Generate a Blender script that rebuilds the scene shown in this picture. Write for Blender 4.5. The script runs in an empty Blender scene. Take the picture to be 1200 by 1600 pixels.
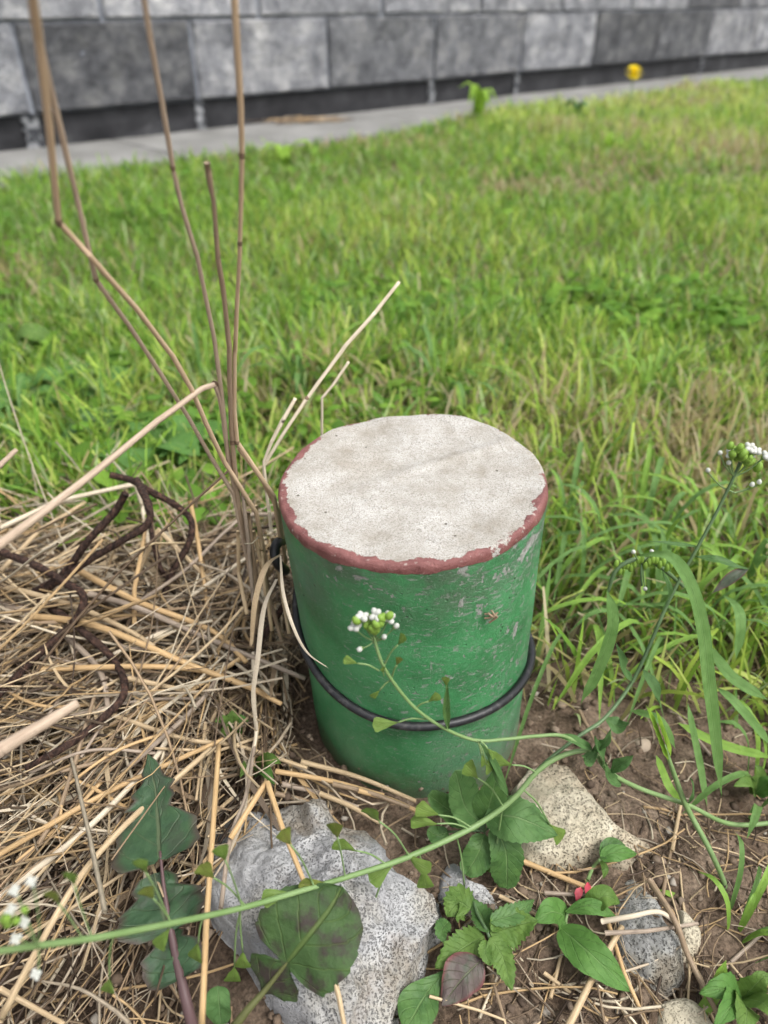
import bpy, math, random
import numpy as np
from mathutils import Matrix

random.seed(7)
rng = np.random.default_rng(11)
sc = bpy.context.scene
COL = sc.collection

# ------------------------------------------------------------------ camera, sky, sun, exposure
D = 0.12                      # diameter of the concrete post
H = 2.76 * D                  # camera height
FPX = 1169.0                  # focal length in pixels of a 1200 x 1600 frame
PITCH = math.radians(34.0)
ROLL = math.radians(-0.6)
F = np.array([0, math.cos(PITCH), -math.sin(PITCH)])
R0 = np.array([1.0, 0, 0]); U0 = np.array([0, math.sin(PITCH), math.cos(PITCH)])
RT = R0 * math.cos(ROLL) + U0 * math.sin(ROLL)
UP = U0 * math.cos(ROLL) - R0 * math.sin(ROLL)
EYE = np.array([0, 0, H])

cam = bpy.data.cameras.new("camera"); camo = bpy.data.objects.new("camera", cam); COL.objects.link(camo)
M = Matrix(((RT[0], UP[0], -F[0], 0), (RT[1], UP[1], -F[1], 0), (RT[2], UP[2], -F[2], H), (0, 0, 0, 1)))
camo.matrix_world = M
cam.sensor_fit = 'VERTICAL'; cam.sensor_height = 36.0; cam.lens = 36.0 * FPX / 1600.0
cam.clip_start = 0.01; cam.clip_end = 500
cam.dof.use_dof = True; cam.dof.focus_distance = 0.315; cam.dof.aperture_fstop = 8.5
sc.camera = camo

w = bpy.data.worlds.new("World"); sc.world = w; w.use_nodes = True
wn = w.node_tree; wn.nodes.clear()
SUN_EL, SUN_AZ = math.radians(58), math.radians(125)    # azimuth clockwise from +Y
sky = wn.nodes.new("ShaderNodeTexSky"); sky.sky_type = 'NISHITA'; sky.sun_disc = False
sky.sun_elevation = SUN_EL; sky.sun_rotation = SUN_AZ; sky.air_density = 1.0; sky.dust_density = 4.0; sky.ozone_density = 1.0
hs = wn.nodes.new("ShaderNodeHueSaturation"); hs.inputs['Saturation'].default_value = 0.22
bg = wn.nodes.new("ShaderNodeBackground"); bg.inputs['Strength'].default_value = 0.15
wo = wn.nodes.new("ShaderNodeOutputWorld")
wn.links.new(sky.outputs[0], hs.inputs['Color']); wn.links.new(hs.outputs[0], bg.inputs[0]); wn.links.new(bg.outputs[0], wo.inputs[0])

sl = bpy.data.lights.new("sun", 'SUN'); sl.energy = 1.5; sl.angle = math.radians(28); sl.color = (1.0, 0.975, 0.94)
so = bpy.data.objects.new("sun", sl); COL.objects.link(so)
so.rotation_euler = (math.radians(90) - SUN_EL, 0, math.pi - SUN_AZ)

sc.view_settings.view_transform = 'Standard'; sc.view_settings.look = 'None'
sc.view_settings.exposure = 0.95; sc.view_settings.gamma = 1.0
sc.render.engine = 'CYCLES'; sc.cycles.use_denoising = True
sc.cycles.max_bounces = 7; sc.cycles.diffuse_bounces = 6; sc.cycles.glossy_bounces = 2; sc.cycles.adaptive_threshold = 0.03; w.cycles.sampling_method = 'MANUAL'; w.cycles.sample_map_resolution = 256; sc.cycles.transparent_max_bounces = 4

# ------------------------------------------------------------------ pixel -> place
def ray(x, y):
    return F + RT * ((x - 600.0) / FPX) + UP * ((800.0 - y) / FPX)
def gz(x, y, z=0.0):
    d = ray(x, y); return EYE + d * ((z - H) / d[2])
def at(x, y, Y):
    d = ray(x, y); return EYE + d * (Y / d[1])
def depth(p):
    return float(np.dot(np.asarray(p) - EYE, F))
def pxm(p):                                   # metres per reference pixel at a place
    return depth(p) / FPX

# ------------------------------------------------------------------ numeric noise
def _h(ix, iy, iz, s):
    n = (ix * 374761393 + iy * 668265263 + iz * 2147483647 + s * 974634763) & 0xFFFFFFFF
    n = ((n ^ (n >> 13)) * 1274126177) & 0xFFFFFFFF
    return ((n ^ (n >> 16)) & 0xFFFF) / 65535.0
def vnoise(x, y, z=0.0, s=0):
    x, y, z = np.broadcast_arrays(np.asarray(x, float), np.asarray(y, float), np.asarray(z, float))
    ix, iy, iz = np.floor(x).astype(np.int64), np.floor(y).astype(np.int64), np.floor(z).astype(np.int64)
    fx, fy, fz = x - ix, y - iy, z - iz
    fx, fy, fz = [t * t * (3 - 2 * t) for t in (fx, fy, fz)]
    r = 0
    for a in (0, 1):
        for b in (0, 1):
            for c in (0, 1):
                r = r + _h(ix + a, iy + b, iz + c, s) * (fx if a else 1 - fx) * (fy if b else 1 - fy) * (fz if c else 1 - fz)
    return r * 2 - 1
def fbm(x, y, z=0.0, s=0, o=4):
    r, a = 0, 1.0
    x, y, z = np.asarray(x, float), np.asarray(y, float), np.asarray(z, float)
    for k in range(o):
        r = r + a * vnoise(x, y, z, s + k); a *= 0.5; x, y, z = x * 2.03, y * 2.03, z * 2.03
    return r

# ------------------------------------------------------------------ mesh helpers
BASE = {}
def make(name, geo, mat, parent=None, base=None, smooth=True, label=None, cat=None, group=None, kind=None):
    v, f = np.asarray(geo['v'], float), geo['f']
    if parent is not None: base = BASE[parent.name]
    if base is None: base = np.zeros(3)
    base = np.asarray(base, float)
    me = bpy.data.meshes.new(name)
    v = v - base
    if isinstance(f, np.ndarray):
        n, k = f.shape
        me.vertices.add(len(v)); me.vertices.foreach_set('co', v.astype(np.float32).ravel())
        me.loops.add(n * k); me.loops.foreach_set('vertex_index', f.astype(np.int32).ravel())
        me.polygons.add(n); me.polygons.foreach_set('loop_start', np.arange(0, n * k, k, dtype=np.int32))
        me.update(calc_edges=True)
    else:
        me.from_pydata(v.tolist(), [], f)
    if 'uv' in geo:
        uvl = me.uv_layers.new(name='UVMap')
        li = np.empty(len(me.loops), np.int32); me.loops.foreach_get('vertex_index', li)
        uvl.data.foreach_set('uv', np.asarray(geo['uv'], np.float32)[li].ravel())
    if 'c' in geo:
        ca = me.color_attributes.new('Col', 'FLOAT_COLOR', 'POINT')
        c = np.ones((len(v), 4), np.float32); c[:, :3] = geo['c']; ca.data.foreach_set('color', c.ravel())
    me.validate()
    if smooth: me.polygons.foreach_set('use_smooth', np.ones(len(me.polygons), bool))
    me.materials.append(mat)
    o = bpy.data.objects.new(name, me); COL.objects.link(o)
    if parent is not None: o.parent = parent
    else: o.location = base
    BASE[o.name] = base
    props(o, label, cat, group, kind)
    return o
def props(o, label=None, cat=None, group=None, kind=None):
    if label: o['label'] = label
    if cat: o['category'] = cat
    if group: o['group'] = group
    if kind: o['kind'] = kind
    return o
def thing(name, label, cat, base, group=None):
    o = bpy.data.objects.new(name, None); COL.objects.link(o); o.location = base; o.empty_display_size = 0.02
    BASE[o.name] = np.asarray(base, float)
    return props(o, label, cat, group)
def join(*gs):
    out = {'v': [], 'f': []}; off = 0
    for k in ('uv', 'c'):
        if all(k in g for g in gs): out[k] = np.concatenate([np.asarray(g[k], float) for g in gs])
    same = all(isinstance(g['f'], np.ndarray) and g['f'].shape[1] == gs[0]['f'].shape[1] for g in gs if isinstance(gs[0]['f'], np.ndarray)) and isinstance(gs[0]['f'], np.ndarray)
    fs = []
    for g in gs:
        out['v'].append(np.asarray(g['v'], float))
        if same: fs.append(g['f'] + off)
        else: fs += [[i + off for i in q] for q in (g['f'].tolist() if isinstance(g['f'], np.ndarray) else g['f'])]
        off += len(g['v'])
    out['v'] = np.concatenate(out['v']); out['f'] = np.concatenate(fs) if same else fs
    return out
def norm(a): return a / np.maximum(np.linalg.norm(a, axis=-1, keepdims=True), 1e-9)
def tubes(P, Rr, n=6, c=None, cap=True):
    """P [N,K,3], Rr [N,K] -> many tubes in one geometry"""
    P = np.asarray(P, float); N, K, _ = P.shape; Rr = np.broadcast_to(np.asarray(Rr, float), (N, K))
    T = np.empty_like(P); T[:, 1:-1] = P[:, 2:] - P[:, :-2]; T[:, 0] = P[:, 1] - P[:, 0]; T[:, -1] = P[:, -1] - P[:, -2]
    T = norm(T)
    ref = np.where(np.abs(T[:, :1, 2:3]) > 0.8, np.array([1.0, 0.13, 0]), np.array([0.1, 0.0, 1.0]))
    S = norm(np.cross(T[:, 0], ref[:, 0])); Ss = [S]
    for k in range(1, K):
        S = norm(S - T[:, k] * np.sum(S * T[:, k], -1, keepdims=True)); Ss.append(S)
    S = np.stack(Ss, 1); B = np.cross(T, S)
    a = np.arange(n) * 2 * np.pi / n
    V = P[:, :, None] + Rr[:, :, None, None] * (np.cos(a)[None, None, :, None] * S[:, :, None] + np.sin(a)[None, None, :, None] * B[:, :, None])
    L = np.concatenate([np.zeros((N, 1)), np.cumsum(np.linalg.norm(P[:, 1:] - P[:, :-1], axis=-1), 1)], 1)
    uv = np.stack([np.broadcast_to(np.arange(n) / n, (N, K, n)), np.broadcast_to(L[:, :, None], (N, K, n))], -1)
    i = np.arange(N)[:, None, None] * K * n; k = np.arange(K - 1)[None, :, None] * n; j = np.arange(n)[None, None, :]; j2 = (j + 1) % n
    f = np.stack(np.broadcast_arrays(i + k + j, i + k + j2, i + k + n + j2, i + k + n + j), -1).reshape(-1, 4)
    V = V.reshape(-1, 3); uv = uv.reshape(-1, 2)
    g = {'v': V, 'f': f, 'uv': uv}
    if c is not None: g['c'] = np.repeat(np.asarray(c, float).reshape(N, 3), K * n, 0)
    if cap and N == 1 and n % 2 == 0:      # close the ends with quads
        e = []
        for st in (0, (K - 1) * n):
            for q in range(1, n - 2, 2): e.append([st, st + q, st + q + 1, st + q + 2])
        g['f'] = np.concatenate([f, np.array(e)])
    return g
def ribbons(P, W, S, c=None, fold=0.0):
    """P [N,K,3], W [N,K] half widths, S [N,3] side vector"""
    N, K, _ = P.shape
    S = norm(S)[:, None]
    Lf = P + S * W[:, :, None]; Rg = P - S * W[:, :, None]
    if fold:
        T = norm(P[:, -1] - P[:, 0])[:, None]; Nn = np.cross(S, T) * fold
        Lf = Lf + Nn * W[:, :, None]; Rg = Rg + Nn * W[:, :, None]
        V = np.stack([Lf, P, Rg], 2); m = 3
    else: V = np.stack([Lf, Rg], 2); m = 2
    i = np.arange(N)[:, None, None] * K * m; k = np.arange(K - 1)[None, :, None] * m; j = np.arange(m - 1)[None, None, :]
    f = np.stack(np.broadcast_arrays(i + k + j, i + k + j + 1, i + k + m + j + 1, i + k + m + j), -1).reshape(-1, 4)
    uv = np.stack([np.broadcast_to(np.linspace(0, 1, m), (N, K, m)), np.broadcast_to(np.linspace(0, 1, K)[:, None], (N, K, m))], -1).reshape(-1, 2)
    g = {'v': V.reshape(-1, 3), 'f': f, 'uv': uv}
    if c is not None:
        c = np.asarray(c, float)
        g['c'] = np.repeat(c, K * m, 0) if c.ndim == 2 else np.repeat(c.reshape(-1, 3), m, 0)
    return g
def spline(pts, n):
    """Catmull-Rom through the points, resampled to n"""
    p = np.asarray(pts, float)
    if len(p) == 2: return p[0] + (p[1] - p[0]) * np.linspace(0, 1, n)[:, None]
    q = np.vstack([2 * p[0] - p[1], p, 2 * p[-1] - p[-2]])
    d = np.concatenate([[0], np.cumsum(np.linalg.norm(p[1:, :3] - p[:-1, :3], axis=1))])
    out = []
    for t in np.linspace(0, d[-1], n):
        i = min(np.searchsorted(d, t, 'right') - 1, len(p) - 2); u = (t - d[i]) / max(d[i + 1] - d[i], 1e-9)
        a, b, c_, e = q[i], q[i + 1], q[i + 2], q[i + 3]
        out.append(0.5 * ((2 * b) + (-a + c_) * u + (2 * a - 5 * b + 4 * c_ - e) * u * u + (-a + 3 * b - 3 * c_ + e) * u ** 3))
    return np.array(out)
def polyline(pts, n, soft=0.12):
    """straight runs with tight bends: corners kept, only slightly rounded"""
    p = np.asarray(pts, float); q = [p[0]]
    for i in range(1, len(p) - 1):
        q += [p[i] + (p[i - 1] - p[i]) * soft, p[i], p[i] + (p[i + 1] - p[i]) * soft]
    q.append(p[-1]); q = np.array(q)
    d = np.concatenate([[0], np.cumsum(np.linalg.norm(q[1:, :3] - q[:-1, :3], axis=1))])
    t = np.union1d(np.linspace(0, d[-1], n), d)
    return np.stack([np.interp(t, d, q[:, k]) for k in range(q.shape[1])], 1)

# ------------------------------------------------------------------ material helpers
class Mt:
    def __init__(s, name, rough=0.7, spec=0.3):
        s.m = bpy.data.materials.new(name); s.m.use_nodes = True; s.t = s.m.node_tree
        s.b = s.t.nodes['Principled BSDF']; s.out = s.t.nodes['Material Output']
        s.b.inputs['Roughness'].default_value = rough; s.b.inputs['Specular IOR Level'].default_value = spec
        s.tc = s.n('ShaderNodeTexCoord')
    def n(s, typ, **kw):
        nd = s.t.nodes.new(typ)
        for k, v in kw.items(): setattr(nd, k, v)
        return nd
    def put(s, sock, val):
        if isinstance(val, bpy.types.NodeSocket): s.t.links.new(val, sock)
        elif isinstance(val, (tuple, list)) and len(val) == 3 and sock.type == 'RGBA': sock.default_value = (*val, 1)
        else: sock.default_value = val
    def obj(s): return s.tc.outputs['Object']
    def uv(s): return s.tc.outputs['UV']
    def map(s, vec, scale=(1, 1, 1), rot=(0, 0, 0), loc=(0, 0, 0)):
        nd = s.n('ShaderNodeMapping'); s.put(nd.inputs['Vector'], vec)
        nd.inputs['Scale'].default_value = scale; nd.inputs['Rotation'].default_value = rot; nd.inputs['Location'].default_value = loc
        return nd.outputs[0]
    def noise(s, scale, detail=4, vec=None, rough=0.55, dist=0.0, color=False):
        nd = s.n('ShaderNodeTexNoise'); s.put(nd.inputs['Vector'], vec if vec is not None else s.obj())
        nd.inputs['Scale'].default_value = scale; nd.inputs['Detail'].default_value = detail
        nd.inputs['Roughness'].default_value = rough; nd.inputs['Distortion'].default_value = dist
        return nd.outputs['Color' if color else 'Fac']
    def vor(s, scale, feature='F1', vec=None, out='Distance', rand=1.0):
        nd = s.n('ShaderNodeTexVoronoi', feature=feature); s.put(nd.inputs['Vector'], vec if vec is not None else s.obj())
        nd.inputs['Scale'].default_value = scale; nd.inputs['Randomness'].default_value = rand
        return nd.outputs[out]
    def ramp(s, fac, stops, interp='LINEAR'):
        nd = s.n('ShaderNodeValToRGB'); s.put(nd.inputs[0], fac); cr = nd.color_ramp; cr.interpolation = interp
        while len(cr.elements) < len(stops): cr.elements.new(0.5)
        for e, (p, c) in zip(cr.elements, stops):
            e.position = p; e.color = (*c, 1) if isinstance(c, (tuple, list)) else (c, c, c, 1)
        return nd.outputs[0]
    def mix(s, fac, a, b, mode='MIX'):
        nd = s.n('ShaderNodeMix', data_type='RGBA', blend_type=mode)
        s.put(nd.inputs[0], fac); s.put(nd.inputs[6], a); s.put(nd.inputs[7], b); return nd.outputs[2]
    def math(s, op, a, b=0.0, c=None, clamp=False):
        nd = s.n('ShaderNodeMath', operation=op, use_clamp=clamp); s.put(nd.inputs[0], a); s.put(nd.inputs[1], b)
        if c is not None: s.put(nd.inputs[2], c)
        return nd.outputs[0]
    def step(s, v, lo, hi):
        nd = s.n('ShaderNodeMapRange', interpolation_type='SMOOTHSTEP'); s.put(nd.inputs[0], v)
        nd.inputs[1].default_value = lo; nd.inputs[2].default_value = hi; return nd.outputs[0]
    def sep(s, vec):
        nd = s.n('ShaderNodeSeparateXYZ'); s.put(nd.inputs[0], vec); return nd.outputs
    def attr(s, name='Col'):
        nd = s.n('ShaderNodeAttribute', attribute_name=name); return nd.outputs['Color']
    def color(s, c): s.put(s.b.inputs['Base Color'], c); return s
    def bump(s, h, strength=0.5, dist=0.001):
        nd = s.n('ShaderNodeBump'); s.put(nd.inputs['Height'], h); nd.inputs['Strength'].default_value = strength
        nd.inputs['Distance'].default_value = dist; s.t.links.new(nd.outputs[0], s.b.inputs['Normal']); return s
    def translucent(s, col, amount=0.35):
        tr = s.n('ShaderNodeBsdfTranslucent'); s.put(tr.inputs['Color'], col)
        mx = s.n('ShaderNodeMixShader'); mx.inputs[0].default_value = amount
        s.t.links.new(s.b.outputs[0], mx.inputs[1]); s.t.links.new(tr.outputs[0], mx.inputs[2]); s.t.links.new(mx.outputs[0], s.out.inputs[0])
        return s

# soil
S = Mt('soil', 0.95, 0.1)
c1 = S.ramp(S.noise(60, 6), [(0.3, (0.085, 0.058, 0.04)), (0.55, (0.17, 0.125, 0.09)), (0.75, (0.27, 0.21, 0.155))])
c2 = S.ramp(S.noise(600, 3), [(0.35, 0.55), (0.7, 1.2)])
hx, hy, _hz = S.sep(S.obj()); humus_shade = S.math('MULTIPLY', S.step(S.math('ADD', hx, S.math('MULTIPLY', S.noise(20, 3), 0.06)), 0.0, -0.05), S.step(hy, 0.5, 0.42)); c1 = S.mix(S.math('MULTIPLY', humus_shade, 0.7), c1, (0.045, 0.03, 0.021))  # dark humus under the heap; the tone also paints shade between the straws
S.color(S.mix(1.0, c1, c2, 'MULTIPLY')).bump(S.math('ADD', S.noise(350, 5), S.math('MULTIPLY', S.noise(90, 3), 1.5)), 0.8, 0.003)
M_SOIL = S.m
# grass and straw take their own colour from each blade
def colmat(name, rough, spec, tr, streak=None):
    s = Mt(name, rough, spec); c = s.attr()
    if streak:
        st = s.noise(streak, 3, s.map(s.uv(), (7, 160, 1)))
        c = s.mix(1.0, c, s.ramp(st, [(0.3, 0.62), (0.7, 1.3)]), 'MULTIPLY')
    s.color(c)
    if tr: s.translucent(c, tr)
    return s.m
M_GRASS = colmat('grass_blade', 0.5, 0.14, 0.5)
M_STRAW = colmat('straw', 0.6, 0.3, 0.0, 1.0)
M_CRUMB = colmat('soil_crumb', 0.95, 0.1, 0.0)

def strawmat(name, a, b, spots=0.5):
    s = Mt(name, 0.55, 0.35)
    long = s.noise(1.0, 4, s.map(s.uv(), (9, 60, 1)))
    c = s.ramp(long, [(0.3, a), (0.72, b)])
    blot = s.step(s.noise(1.0, 5, s.map(s.uv(), (2.5, 130, 1))), 0.6 - 0.12 * spots, 0.72)
    c = s.mix(s.math('MULTIPLY', blot, spots), c, (0.09, 0.065, 0.05))
    s.color(c).bump(s.noise(1.0, 2, s.map(s.uv(), (22, 30, 1))), 0.4, 0.0006)
    return s.m
M_TAN = strawmat('straw_tan', (0.32, 0.23, 0.13), (0.52, 0.4, 0.25), 0.3)
M_ORANGE = strawmat('straw_orange', (0.36, 0.23, 0.105), (0.54, 0.375, 0.195), 0.25)
M_GREY = strawmat('straw_grey', (0.2, 0.155, 0.115), (0.37, 0.3, 0.235), 0.6)
M_BROWN = strawmat('straw_brown', (0.17, 0.12, 0.075), (0.3, 0.22, 0.14), 0.7)
M_PALE = strawmat('straw_pale', (0.44, 0.365, 0.265), (0.62, 0.545, 0.42), 0.2)
M_CULM = strawmat('culm_tan', (0.35, 0.245, 0.15), (0.52, 0.395, 0.265), 0.25)
M_CULM2 = strawmat('culm_greyish', (0.28, 0.205, 0.145), (0.48, 0.38, 0.285), 0.4)
M_CULM3 = strawmat('culm_dark', (0.2, 0.14, 0.09), (0.36, 0.27, 0.185), 0.5)
M_NODE = Mt('stalk_node', 0.7).color((0.17, 0.115, 0.075)).m

# rust
S = Mt('rust', 0.9, 0.2)
tw = S.n('ShaderNodeTexWave', wave_type='BANDS', bands_direction='X'); S.put(tw.inputs['Vector'], S.map(S.uv(), (1.0, 90, 1), (0, 0, 0.0)))
rot = S.sep(S.uv()); tws = S.math('SINE', S.math('ADD', S.math('MULTIPLY', rot[0], 12.566), S.math('MULTIPLY', rot[1], 900.0)))
S.color(S.ramp(S.noise(500, 5), [(0.3, (0.02, 0.013, 0.011)), (0.55, (0.05, 0.029, 0.022)), (0.75, (0.11, 0.056, 0.036))]))
S.bump(S.math('ADD', S.math('MULTIPLY', tws, 0.7), S.math('MULTIPLY', S.noise(700, 4), 1.5)), 0.8, 0.0012)
M_RUST = S.m
# black cable
S = Mt('cable_rubber', 0.45, 0.4)
S.color(S.mix(S.step(S.noise(250, 5), 0.5, 0.75), (0.012, 0.012, 0.014), (0.055, 0.052, 0.05))).bump(S.noise(300, 3), 0.3, 0.0005)
M_CABLE = S.m

# post: green enamel over concrete, maroon rim, bare pale top
PC = np.array([0.0185, 0.2858, 0.0]); PR = 0.0586; PH = 0.1615; LEAN = math.radians(-2.3); LEANX = math.radians(2.6)
S = Mt('painted_concrete', 0.6, 0.3)
o = S.obj(); x, y, z = S.sep(o)
rad = S.math('SQRT', S.math('ADD', S.math('MULTIPLY', x, x), S.math('MULTIPLY', y, y)))
ang = S.math('ARCTAN2', y, x)
cyl = S.n('ShaderNodeCombineXYZ'); S.put(cyl.inputs[0], S.math('MULTIPLY', ang, 0.06)); S.put(cyl.inputs[1], z); S.put(cyl.inputs[2], S.math('MULTIPLY', rad, 0.35)); cyl = cyl.outputs[0]
g1 = S.ramp(S.noise(38, 5), [(0.3, (0.03, 0.13, 0.046)), (0.5, (0.045, 0.21, 0.074)), (0.72, (0.078, 0.265, 0.11))])
g1 = S.mix(S.step(S.noise(14, 3), 0.5, 0.72), g1, (0.075, 0.19, 0.11))
conc = S.ramp(S.noise(420, 5), [(0.3, (0.15, 0.155, 0.135)), (0.7, (0.34, 0.345, 0.315))])
# worn flakes: more of them to the right and just under the rim
bias = S.math('ADD', S.math('MULTIPLY', x, 0.75), S.math('MULTIPLY', S.step(z, PH - 0.03, PH - 0.006), 0.055))
fl = S.math('ADD', S.noise(105, 8, S.map(cyl, (0.95, 1.0, 1), (0, 0, 0.6)), 0.7, 0.4), bias)
flake = S.step(fl, 0.625, 0.645)
fl2 = S.math('ADD', S.noise(420, 5, S.map(cyl, (0.6, 1.3, 1), (0, 0, 0.7)), 0.65, 0.8), S.math('MULTIPLY', x, 0.7))
flake = S.math('MAXIMUM', flake, S.math('MULTIPLY', S.step(fl2, 0.56, 0.64), 0.6))
scratch = S.step(S.noise(120, 4, S.map(cyl, (4.0, 0.5, 1), (0, 0, 0.15)), 0.6, 0.3), 0.68, 0.74)
flake = S.math('MAXIMUM', flake, S.math('MULTIPLY', scratch, 0.55))
grime = S.math('MULTIPLY', S.step(S.noise(45, 6, None, 0.65), 0.38, 0.62), S.step(z, PH - 0.06, PH - 0.006))
green = S.mix(S.math('MULTIPLY', grime, 0.65), g1, (0.085, 0.10, 0.075))
dust = S.math('MULTIPLY', S.step(S.noise(22, 6, None, 0.65), 0.42, 0.7), S.step(z, PH * 0.75, 0.0)); green = S.mix(S.math('MULTIPLY', dust, 0.55), green, (0.16, 0.285, 0.16)); green = S.mix(S.math('MULTIPLY', S.step(S.noise(700, 4, None, 0.7), 0.5, 0.7), 0.35), green, (0.15, 0.26, 0.17))
green = S.mix(flake, green, conc); mud = S.math('MULTIPLY', S.step(S.math('ADD', z, S.math('MULTIPLY', S.noise(55, 6, None, 0.7), 0.05)), 0.056, 0.03), 0.55); green = S.mix(mud, green, (0.14, 0.125, 0.085))
pit = S.step(S.vor(230), 0.16, 0.07); pitn = S.math('MULTIPLY', pit, S.step(S.noise(60, 2), 0.55, 0.62))
green = S.mix(S.math('MULTIPLY', pitn, 0.8), green, (0.02, 0.035, 0.02))
# pale top
tb = S.ramp(S.noise(60, 8, None, 0.72), [(0.3, (0.255, 0.23, 0.19)), (0.48, (0.37, 0.352, 0.318)), (0.66, (0.46, 0.447, 0.42))])
tb = S.mix(S.math('MULTIPLY', S.step(S.noise(9, 3, S.map(o, (1, 1, 1), (0, 0, 0), (3, 1, 0))), 0.46, 0.64), 0.7), tb, (0.31, 0.265, 0.205))
sp = S.step(S.noise(1500, 4, None, 0.8), 0.47, 0.64); tb = S.mix(S.math('MULTIPLY', sp, 0.8), tb, (0.17, 0.15, 0.12)); sp2 = S.step(S.noise(520, 3, None, 0.7), 0.6, 0.7); tb = S.mix(S.math('MULTIPLY', sp2, 0.6), tb, (0.2, 0.17, 0.135))
ck = S.vor(75, 'DISTANCE_TO_EDGE', S.n('ShaderNodeVectorMath', operation='ADD').outputs[0])
va = ck.node.inputs['Vector'].links[0].from_node
S.put(va.inputs[0], o); vs = S.n('ShaderNodeVectorMath', operation='SCALE'); S.put(vs.inputs[0], S.noise(90, 4, None, 0.6, 0, True)); vs.inputs['Scale'].default_value = 0.012; S.put(va.inputs[1], vs.outputs[0])
crack = S.math('MULTIPLY', S.step(ck, 0.02, 0.0), S.math('MULTIPLY', S.step(S.noise(30, 3), 0.4, 0.55), S.step(S.noise(120, 3), 0.3, 0.5)))
tb = S.mix(S.math('MULTIPLY', crack, 0.22), tb, (0.15, 0.125, 0.095))
hole = S.math('MULTIPLY', S.step(S.vor(160), 0.13, 0.06), S.step(S.noise(50, 2), 0.5, 0.56)); tb = S.mix(hole, tb, (0.12, 0.105, 0.085))
# maroon rim: a ragged ring on the edge
wob = S.noise(85, 7, o, 0.7); wide = S.noise(12, 2, S.map(o, (1, 1, 1), (0, 0, 0), (5.3, 2.2, 0)))
inner = S.math('ADD', rad, S.math('ADD', S.math('MULTIPLY', S.math('SUBTRACT', wob, 0.5), 0.017), S.math('MULTIPLY', S.math('SUBTRACT', wide, 0.5), 0.009)))
inner = S.math('ADD', inner, S.math('MULTIPLY', y, -0.03)); inner = S.math('ADD', inner, S.math('MULTIPLY', x, -0.02))
redm = S.step(inner, 0.0561, 0.0565)
low = S.math('ADD', z, S.math('MULTIPLY', S.math('SUBTRACT', S.noise(60, 5), 0.5), 0.006))
onside = S.step(low, PH - 0.0046, PH - 0.0042)
red = S.ramp(S.noise(160, 4), [(0.3, (0.125, 0.045, 0.042)), (0.7, (0.215, 0.09, 0.082))])
red = S.mix(S.math('MULTIPLY', S.step(S.noise(330, 5), 0.62, 0.7), 0.6), red, (0.4, 0.36, 0.32))
topc = S.mix(redm, tb, red)
istop = S.step(S.sep(S.n('ShaderNodeNewGeometry').outputs['Normal'])[2], 0.35, 0.4)
cap_c = S.mix(S.step(rad, 0.0540, 0.0541), topc, S.mix(redm, tb, red))
S.color(S.mix(onside, green, cap_c))
hgt = S.math('ADD', S.math('MULTIPLY', S.math('MULTIPLY', redm, onside), 0.15), S.math('MULTIPLY', S.noise(900, 5, None, 0.7), 0.75))
hgt = S.math('ADD', hgt, S.math('MULTIPLY', S.math('MULTIPLY', flake, S.math('SUBTRACT', 1.0, onside)), -0.35)); hgt = S.math('ADD', hgt, S.math('MULTIPLY', S.noise(60, 4), 0.9))
hgt = S.math('SUBTRACT', hgt, S.math('MULTIPLY', S.math('MAXIMUM', S.math('MULTIPLY', crack, 0.4), S.math('MAXIMUM', hole, pitn)), 0.7))
S.bump(hgt, 0.7, 0.0011)
S.put(S.b.inputs['Roughness'], S.mix(S.math('MAXIMUM', S.math('MULTIPLY', flake, S.math('SUBTRACT', 1.0, onside)), S.math('MULTIPLY', onside, S.math('SUBTRACT', 1.0, redm))), (0.5, 0.5, 0.5), (0.9, 0.9, 0.9)))
M_POST = S.m

# stones
def stonemat(name, dark, lite, pore, lichen=None, lichen_amt=0.0):
    s = Mt(name, 0.92, 0.15)
    c = s.ramp(s.noise(55, 5), [(0.3, dark), (0.7, lite)])
    if lichen: c = s.mix(s.math('MULTIPLY', s.step(s.noise(38, 5), 0.45, 0.65), lichen_amt), c, lichen)
    warp = s.n('ShaderNodeVectorMath', operation='ADD'); sc_ = s.n('ShaderNodeVectorMath', operation='SCALE')
    s.put(sc_.inputs[0], s.noise(300, 2, None, 0.5, 0, True)); sc_.inputs['Scale'].default_value = 0.002
    s.put(warp.inputs[0], s.obj()); s.put(warp.inputs[1], sc_.outputs[0])
    pore = pore * 1.1
    p1 = s.step(s.vor(pore, 'F1', warp.outputs[0]), 0.46, 0.22)
    p2 = s.step(s.vor(pore * 2.1, 'F1', warp.outputs[0]), 0.33, 0.15)
    msk = s.step(s.noise(28, 3), 0.3, 0.62)
    p = s.math('MAXIMUM', s.math('MULTIPLY', p1, msk), s.math('MULTIPLY', p2, 0.75))
    c = s.mix(s.math('MULTIPLY', p, 0.68), c, tuple(v * 0.36 for v in dark)); dirt = s.math('MULTIPLY', s.step(s.noise(24, 5, None, 0.65), 0.52, 0.66), 0.6); c = s.mix(dirt, c, (0.16, 0.125, 0.085))
    s.color(c).bump(s.math('SUBTRACT', s.math('MULTIPLY', s.noise(120, 5), 0.8), p), 0.9, 0.0012)
    return s.m
M_STONE = stonemat('grey_porous_stone', (0.26, 0.26, 0.265), (0.41, 0.41, 0.405), 760, (0.26, 0.23, 0.15), 0.35)
M_STONE2 = stonemat('lichen_stone', (0.33, 0.29, 0.21), (0.52, 0.475, 0.37), 600, (0.3, 0.23, 0.15), 0.45)
M_STONE3 = stonemat('dark_porous_stone', (0.15, 0.15, 0.145), (0.31, 0.31, 0.295), 640, (0.22, 0.2, 0.13), 0.4)
M_PEBBLE = Mt('pebble', 0.8).color((0.36, 0.29, 0.22)).m
M_SHELL = Mt('shell', 0.5).color((0.5, 0.42, 0.4)).m

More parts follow.
